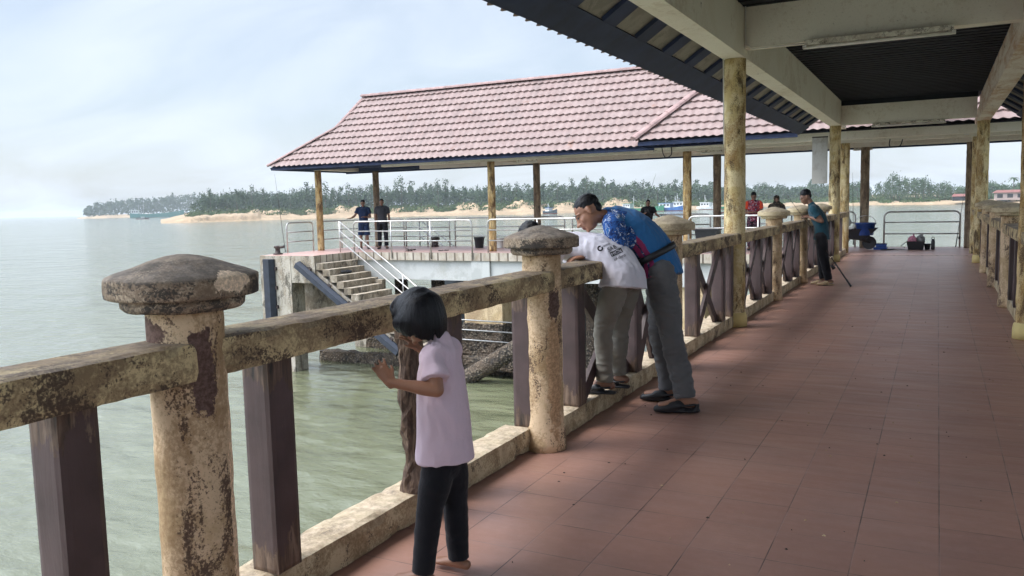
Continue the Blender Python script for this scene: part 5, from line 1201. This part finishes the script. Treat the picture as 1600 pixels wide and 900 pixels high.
rod((-1.25, 25.75, .02), (-.78, 25.85, .03), 'short fishing rod lying on the tiles beside the basket', .2, False)
rod((-1.4, 25.55, .02), (.1, 25.6, .02), 'long fishing rod lying on the tiles in front of the basket', .3, False)
def bucket(x, y, r, h, mat, label, z=0, name='bucket', cat='bucket', lid=False):
    t = thing(name, (x, y, z), label, cat); g = G(); g.lathe((x, y, z), [(r * .78, .003), (r * .8, .02), (r * .97, h * .86), (r * 1.05, h * .87), (r * 1.06, h), (r * .98, h), (r * .75, .03)], 20, 0, True, 0, False); g.add([(x + math.cos(a_) * r * .76, y + math.sin(a_) * r * .76, z + .03) for a_ in np.linspace(0, 6.283, 17)[:-1]], [tuple(range(16))]); mk('bucket_body', g, mat, t)
    g = G(); pts = [V(x + math.cos(a_) * r * 1.05, y - r * .15, z + h * .9 + math.sin(a_) * r * .9) for a_ in np.linspace(0, math.pi, 9)]; g.tube(pts, .008, 6); mk('bucket_handle', g, 'steel', t); return t
bucket(-14.80, 26.2, .19, .40, 'black', 'black bucket standing on the jetty left of the middle rusty post')
bucket(-14.02, 26.35, .15, .36, 'white', 'pale bucket standing on the jetty right of the middle rusty post')
# black bin by the gap in the rails
t = thing('storage_crate', (-5.95, 24.1, 0), 'black plastic crate on legs behind the bright railing', 'crate'); g = G()
g.add([(-6.22, 23.9, .22), (-5.70, 23.9, .22), (-5.70, 24.3, .22), (-6.22, 24.3, .22), (-6.27, 23.86, .66), (-5.64, 23.86, .66), (-5.64, 24.34, .66), (-6.27, 24.34, .66)], [(3, 2, 1, 0), (0, 1, 5, 4), (1, 2, 6, 5), (2, 3, 7, 6), (3, 0, 4, 7)]); mk('crate_body', g, 'black', t)
g = G(); g.box(-6.32, 23.82, .66, -5.6, 24.38, .70); mk('lid', g, 'black', t)
for x in (-6.15, -5.78):
    for y in (23.95, 24.25): g = G(); g.box(x - .02, y - .02, .003, x + .02, y + .02, .218); mk('leg', g, 'iron', t)
t = thing('ribbon', (-5.95, 27.08, .95), 'pink ribbon tied to the rear railing', 'ribbon'); g = G(); g.tube([(-6.25, 27.05, 1.1), (-6.1, 27.04, 1.13), (-6.05, 27.03, .98), (-6.2, 27.03, .92)], [.03, .012, .03, .02], 6); mk('knot', g, 'pink', t)
# wheelbarrow with box, blue tub and sack
t = thing('wheelbarrow', (-2.0, 25.9, 0), 'dark wheelbarrow parked against the rear post', 'wheelbarrow')
g = G(); b0 = [(-2.42, 25.65, .34), (-1.80, 25.65, .30), (-1.80, 26.1, .30), (-2.42, 26.1, .34)]; b1 = [(-2.58, 25.52, .60), (-1.50, 25.52, .62), (-1.50, 26.22, .62), (-2.58, 26.22, .60)]
g.add(b0 + b1, [(3, 2, 1, 0), (0, 1, 5, 4), (1, 2, 6, 5), (2, 3, 7, 6), (3, 0, 4, 7)]); mk('tray', g, 'black', t)
g = G(); g.add([(math.cos(a_) * r_ - 1.72, y_, .2 + math.sin(a_) * r_) for y_ in (25.84, 25.92) for r_ in (.19,) for a_ in np.linspace(0, 6.283, 21)[:-1]], [(i, (i + 1) % 20, 20 + (i + 1) % 20, 20 + i) for i in range(20)] + [tuple(range(19, -1, -1)), tuple(range(20, 40))]); mk('wheel', g, 'black', t)
for y in (25.62, 26.12):
    g = G(); g.tube([(-1.66, 25.88, .2), (-2.0, y, .3), (-2.5, y, .36), (-3.0, y, .55)], .018, 8); mk('handle', g, 'iron', t)
    g = G(); g.tube([(-2.25, y, .33), (-2.42, y, .003), (-2.50, y, .003), (-2.42, y, .35)], .014, 8); mk('leg', g, 'iron', t)
bucket(-1.82, 25.75, .27, .36, 'blue_plastic', 'large blue tub standing in the wheelbarrow', .42, 'tub', 'tub')
t = thing('cool_box', (-2.32, 25.85, .36), 'white box beside the blue tub in the wheelbarrow', 'box'); g = G(); g.box(-2.46, 25.7, .38, -2.14, 26.02, .62); mk('box_body', g, 'white', t); g = G(); g.box(-2.475, 25.685, .622, -2.125, 26.035, .66); mk('lid', g, 'white', t)
g = G(); ell(g, (-2.35, 25.86, .80), (.15, .12, .15)); ell(g, (-2.33, 25.86, .92), (.09, .08, .1)); fuse('sack', g, 'sign_grey', None, (-2.35, 25.86, .66), .015, 3, folds(.012), label='pale sack lying on the white box in the wheelbarrow', category='sack')
# tackle on the floor
t = thing('tackle_box', (-1.42, 25.9, 0), 'flat blue tackle box lying on the tiles', 'tackle box'); g = G(); g.box(-1.60, 25.78, .004, -1.24, 26.02, .07); mk('tray', g, 'blue_plastic', t); g = G(); g.box(-1.54, 25.8, .073, -1.26, 26.0, .16); mk('case', g, 'blue_plastic', t); g = G(); g.box(-1.55, 25.79, .162, -1.25, 26.01, .18); mk('lid', g, 'navy', t)
t = thing('basket', (-.50, 25.9, 0), 'black basket full of plastic bags on the tiles', 'basket'); g = G(); g.add([(-.70, 25.76, .004), (-.32, 25.76, .004), (-.32, 26.04, .004), (-.70, 26.04, .004), (-.75, 25.72, .24), (-.28, 25.72, .24), (-.28, 26.08, .24), (-.75, 26.08, .24)], [(3, 2, 1, 0), (0, 1, 5, 4), (1, 2, 6, 5), (2, 3, 7, 6), (3, 0, 4, 7)]); mk('basket_body', g, 'black', t)
g = G(); g.tube([(-.76, 25.9, .22), (-.9, 25.9, .10), (-.78, 25.9, .06)], .012, 6); mk('handle', g, 'black', t)
for c_, r_, m_, lb in (((-.60, 25.88, .27), .12, 'pink', 'crumpled pink plastic bag in the black basket'), ((-.40, 25.92, .29), .12, 'grey_bag', 'grey plastic bag in the black basket')):
    g = G(); ell(g, c_, (r_, .1, r_)); ell(g, V(*c_) + V(.03, 0, .1), (.03, .03, .06)); fuse('plastic_bag', g, m_, None, (c_[0], c_[1], .15), .012, 2, folds(.02, (30, 30, 30), (50, 50, 50)), label=lb, category='bag')
t = thing('small_tub', (-.22, 25.95, 0), 'low black tub touching the basket', 'tub'); g = G(); g.lathe((-.22, 25.95, 0), [(.06, .004), (.09, .16), (.095, .17), (.08, .17)], 16); mk('tub_body', g, 'black', t)
t = thing('flask', (-.10, 25.9, 0), 'tall black flask with a ring handle on the tiles', 'flask'); g = G(); g.lathe((-.08, 25.9, 0), [(.045, .004), (.05, .02), (.05, .23), (.04, .26), (.04, .30)], 16); mk('flask_body', g, 'black', t); g = G(); g.tube([V(-.08 + math.cos(a_) * .04, 25.9, .30 + math.sin(a_) * .06) for a_ in np.linspace(0, math.pi, 9)], .008, 6); mk('handle', g, 'black', t)
# grit and crumbs on the tiles
g = G(); r_ = random.Random(9)
for _ in range(150):
    x, y = r_.uniform(-2.05, .75), r_.uniform(2.2, 12); z_ = r_.uniform(.003, .009); q = V(x, y, .002); w_ = r_.uniform(.003, .011)
    g.add([q + V(w_ * math.cos(a_ + x), w_ * .7 * math.sin(a_ + x), 0) for a_ in (0, 1.3, 2.6, 4, 5.2)] + [q + V(0, 0, z_)], [(0, 1, 5), (1, 2, 5), (2, 3, 5), (3, 4, 5), (4, 0, 5)], r_.random() < .35)
mk('grit', g, ['iron', 'conc_tan'], kind='stuff', label='crumbs of grit scattered on the walkway tiles')
# debris
for i, (x, y, lb) in enumerate(((-16.4, 24.1, 'dry brown twigs lying at the jetty edge'), (-15.3, 24.5, 'small flat scrap of dried weed on the jetty'))):
    t = thing('debris', (x, y, 0), lb, 'debris'); g = G(); r_ = random.Random(i)
    for _ in range(9 - 5 * i): 
        a_ = r_.uniform(0, 6.28); g.tube([(x + math.cos(a_) * .18, y + math.sin(a_) * .18, .012), (x, y, .05 * (1 - i)), (x - math.cos(a_ + .6) * .2, y - math.sin(a_ + .6) * .2, .02 + .1 * r_.random() * (1 - i))], .012, 5)
    mk('twigs', g, 'iron', t)
g = G(); ell(g, (-17.92, 22.2, -.58), (.22, .16, .05)); ell(g, (-17.85, 22.45, -.6), (.16, .12, .06)); o = fuse('cloth', g, 'black', None, (-17.9, 22.3, -.65), .02, 2, folds(.03, (8, 8, 8)), label='crumpled black cloth lying on the second stair step', category='cloth')
# hanging panel by the far column, wires, switch boxes
t = thing('hanging_panel', (-2.40, 20.85, 1.86), 'blank grey panel hanging beside the far walkway column', 'panel'); g = G(); g.box(-2.66, 20.80, 1.86, -2.32, 20.84, 2.93); mk('board_face', g, 'sign_grey', t)
g = G(); g.box(-2.665, 20.79, 2.93, -2.315, 20.85, 2.96); mk('top_rail', g, 'iron', t)
for pts, lb in (([(-1.15, 24.2, 3.02), (-1.16, 24.15, 2.85), (-1.05, 24.15, 2.80), (-.9, 24.15, 2.84), (-.85, 24.2, 3.0)], 'loose black cable hanging from the beam over the walkway end'), ([(-7.1, 23.4, 3.1), (-7.05, 23.35, 2.9), (-6.95, 23.3, 2.78), (-6.8, 23.33, 2.85), (-6.82, 23.4, 3.1)], 'tangled cable loop hanging below the roof corner')):
    g = G(); P_, Q_ = catmull(pts, [.014] * 5, 5); g.tube(P_, .014, 6); mk('cable', g, 'black', None, pts[0], label=lb, category='cable')
for x, y, z, w, lb in ((-.75, 24.19, 3.16, .17, 'small black switch strip on the far beam'), (.62, 24.17, 3.06, .06, 'small white junction box on the far beam by the right post')):
    t = thing('switch_box', (x, y, z), lb, 'switch box'); g = G(); g.box(x - w, y - .03, z - .035, x + w, y + .045, z + .035); mk('box_body', g, 'black' if w > .1 else 'white', t)

# ------------------------------------------------------------ boats
M_['b_teal'] = plain('teal_hull', (.05, .19, .17), .6, 0, .2, .6); M_['b_green'] = plain('green_hull', (.03, .20, .11), .6, 0, .2, .6); M_['b_blue'] = plain('blue_hull', (.03, .12, .34), .6, 0, .2, .6)
M_['b_white'] = plain('white_cabin', (.6, .62, .62), .6, 0, .12, .8); M_['b_red'] = plain('red_waterline', (.2, .06, .04), .7, 0, .2, .8); M_['b_dark'] = plain('dark_hull', (.04, .05, .06), .7, 0, .3, .6)
def boat(az, r, L, w, hull, label, heading, cab=(.15, .42), cabh=3.0, masts=(.25,), fb=1.8, roof='b_white', rigs=0):
    c = V(*polar(az, r, ZW)); t = thing('boat', c, label, 'boat'); d = V(math.cos(heading), math.sin(heading), 0); s_ = V(-d.y, d.x, 0)
    def P(u, v_, z): return c + d * (u - .5) * L + s_ * v_ * w + V(0, 0, z)
    g = G(); st = [0, .08, .3, .6, .8, .92, 1.0]; wd = [.36, .44, .5, .5, .4, .2, .02]; sheer = [fb * 1.15, fb * 1.05, fb * .92, fb, fb * 1.25, fb * 1.5, fb * 1.75]; vs = []
    for u, hw, sh_ in zip(st, wd, sheer): vs += [P(u, -hw * .7, -.4), P(u, -hw * .9, .35), P(u, -hw, sh_), P(u, hw, sh_), P(u, hw * .9, .35), P(u, hw * .7, -.4)]
    fs = [(i * 6 + k_, (i + 1) * 6 + k_, (i + 1) * 6 + k_ + 1, i * 6 + k_ + 1) for i in range(6) for k_ in (1, 2, 3)] + [(0, 1, 2, 3, 4, 5), tuple(36 + k_ for k_ in (5, 4, 3, 2, 1, 0))]
    g.add(vs, fs); mk('hull', g, hull, t)
    g = G(); g.add(vs, [(i * 6 + k_, (i + 1) * 6 + k_, (i + 1) * 6 + (k_ + 1) % 6, i * 6 + (k_ + 1) % 6) for i in range(6) for k_ in (0, 4, 5)]); mk('waterline', g, 'b_red', t)
    a_, b_ = cab; zc = fb * .9
    g = G(); g.add([P(u, v_, z) for z in (zc, zc + cabh) for u, v_ in ((a_, -.34), (b_, -.34), (b_, .34), (a_, .34))], [(3, 2, 1, 0), (0, 1, 5, 4), (1, 2, 6, 5), (2, 3, 7, 6), (3, 0, 4, 7), (4, 5, 6, 7)]); cb = mk('cabin', g, 'b_white', t)
    g = G(); g.add([P(u, v_, z) for z in (zc + cabh, zc + cabh + .2) for u, v_ in ((a_ - .03, -.4), (b_ + .04, -.4), (b_ + .04, .4), (a_ - .03, .4))], [(3, 2, 1, 0), (0, 1, 5, 4), (1, 2, 6, 5), (2, 3, 7, 6), (3, 0, 4, 7), (4, 5, 6, 7)]); mk('cabin_roof', g, roof, t)
    for q in range(3):
        u0 = a_ + (b_ - a_) * (.12 + .3 * q); 
        for sg in (-1, 1):
            g = G(); g.add([P(u0, sg * .343, zc + cabh * .45), P(u0 + (b_ - a_) * .18, sg * .343, zc + cabh * .45), P(u0 + (b_ - a_) * .18, sg * .343, zc + cabh * .8), P(u0, sg * .343, zc + cabh * .8)], [(0, 1, 2, 3)]); mk('window', g, 'dark', cb)
    for m0 in masts: g = G(); g.tube([P(m0, 0, zc), P(m0, 0, zc + cabh * 2.6)], [.14, .07], 6); g.tube([P(m0, 0, zc + cabh * 1.9), P(m0 + .12, 0, zc + cabh * 1.3)], .05, 5); g.tube([P(m0 - .04, 0, zc + cabh * 2.1), P(m0 + .04, 0, zc + cabh * 2.1)], .05, 5); mk('mast', g, 'b_white', t)
    for q in range(rigs):
        u0 = .5 + .42 * q / max(1, rigs - 1); g = G(); g.tube([P(u0, -.3, zc), P(u0, -.3, zc + 1.8)], .06, 4); g.tube([P(u0, -.3, zc + 1.8), P(u0, .3, zc + 1.8)], .06, 4); g.tube([P(u0, .3, zc), P(u0, .3, zc + 1.8)], .06, 4); mk('frame', g, 'b_white', t)
boat(-.8779, 1150, 64, 11, 'b_teal', 'long teal barge with white wheelhouse off the wooded headland', .72, (.03, .16), 5.0, (.16, .25), 5.2, 'b_white', 5)
boat(-.893, 880, 12, 3.5, 'b_dark', 'small dark boat floating in front of the teal barge', .6, (.4, .6), 1.4, (), .8)
boat(-.318, 452, 27, 5.5, 'b_green', 'long green trawler moored against the far bank', -.25, (.08, .25), 2.6, (.3,), 1.9, 'b_green', 2)
boat(-.2835, 447, 18, 5.0, 'b_blue', 'blue fishing boat with white wheelhouse behind the man in black', -.28, (.12, .5), 2.4, (.3, .62), 1.9, 'b_blue', 4)
boat(-.2735, 461, 12, 5.0, 'b_white', 'white boat with a tall mast beside the rusty post', -.2, (.2, .7), 3.0, (.35,), 1.8)
boat(-.243, 470, 11, 4.5, 'b_white', 'white cabin boat between the two posts right of the caps', -.2, (.2, .7), 2.6, (.4,), 1.5)
boat(-.2225, 474, 17, 4.5, 'b_green', 'green boat moored right of the white cabin boat', -.2, (.1, .3), 2.0, (.5,), 1.6)
boat(-.427, 444, 10, 4.0, 'b_dark', 'small dark boat moored below the dunes behind a post', -.4, (.2, .5), 1.8, (.3,), 1.5, 'b_blue')
c = V(-14.9, 30.5, ZW); 
t = thing('rowing_boat', c, 'dark wooden boat moored in the water behind the jetty', 'boat'); g = G(); vs = []
for u, hw, z in ((-4, .5, 2.9), (-3, .95, 2.5), (0, 1.25, 2.25), (3, .9, 2.6), (4.2, .1, 3.2)):
    for v_, zz in ((-hw, z), (-hw * .7, .2), (0, -.3), (hw * .7, .2), (hw, z)): vs.append(c + V(u, v_, zz))
g.add(vs, [(i * 5 + k_, (i + 1) * 5 + k_, (i + 1) * 5 + k_ + 1, i * 5 + k_ + 1) for i in range(4) for k_ in range(4)] + [(0, 1, 2, 3, 4)]); mk('hull', g, 'b_dark', t)
g = G(); g.tube([c + V(-4, 0, 2.85), c + V(0, 0, 2.3), c + V(4.2, 0, 3.1)], .08, 6); mk('deck_rail', g, 'iron', t)

# ------------------------------------------------------------ haze
g = G(); g.box(-5040, -5040, -5.4, 5040, 5040, 26)
hz = bpy.data.materials.new('haze'); hz.use_nodes = True; n = hz.node_tree; n.nodes.clear()
o_ = n.nodes.new('ShaderNodeOutputMaterial'); v_ = n.nodes.new('ShaderNodeVolumePrincipled'); v_.inputs['Density'].default_value = .00018
v_.inputs['Color'].default_value = (.80, .88, .97, 1); v_.inputs['Anisotropy'].default_value = 0; n.links.new(v_.outputs[0], o_.inputs['Volume'])
hzo = mk('haze', g, hz, kind='stuff', label='thin pale sea haze over the estuary'); hzo.display_type = 'WIRE'
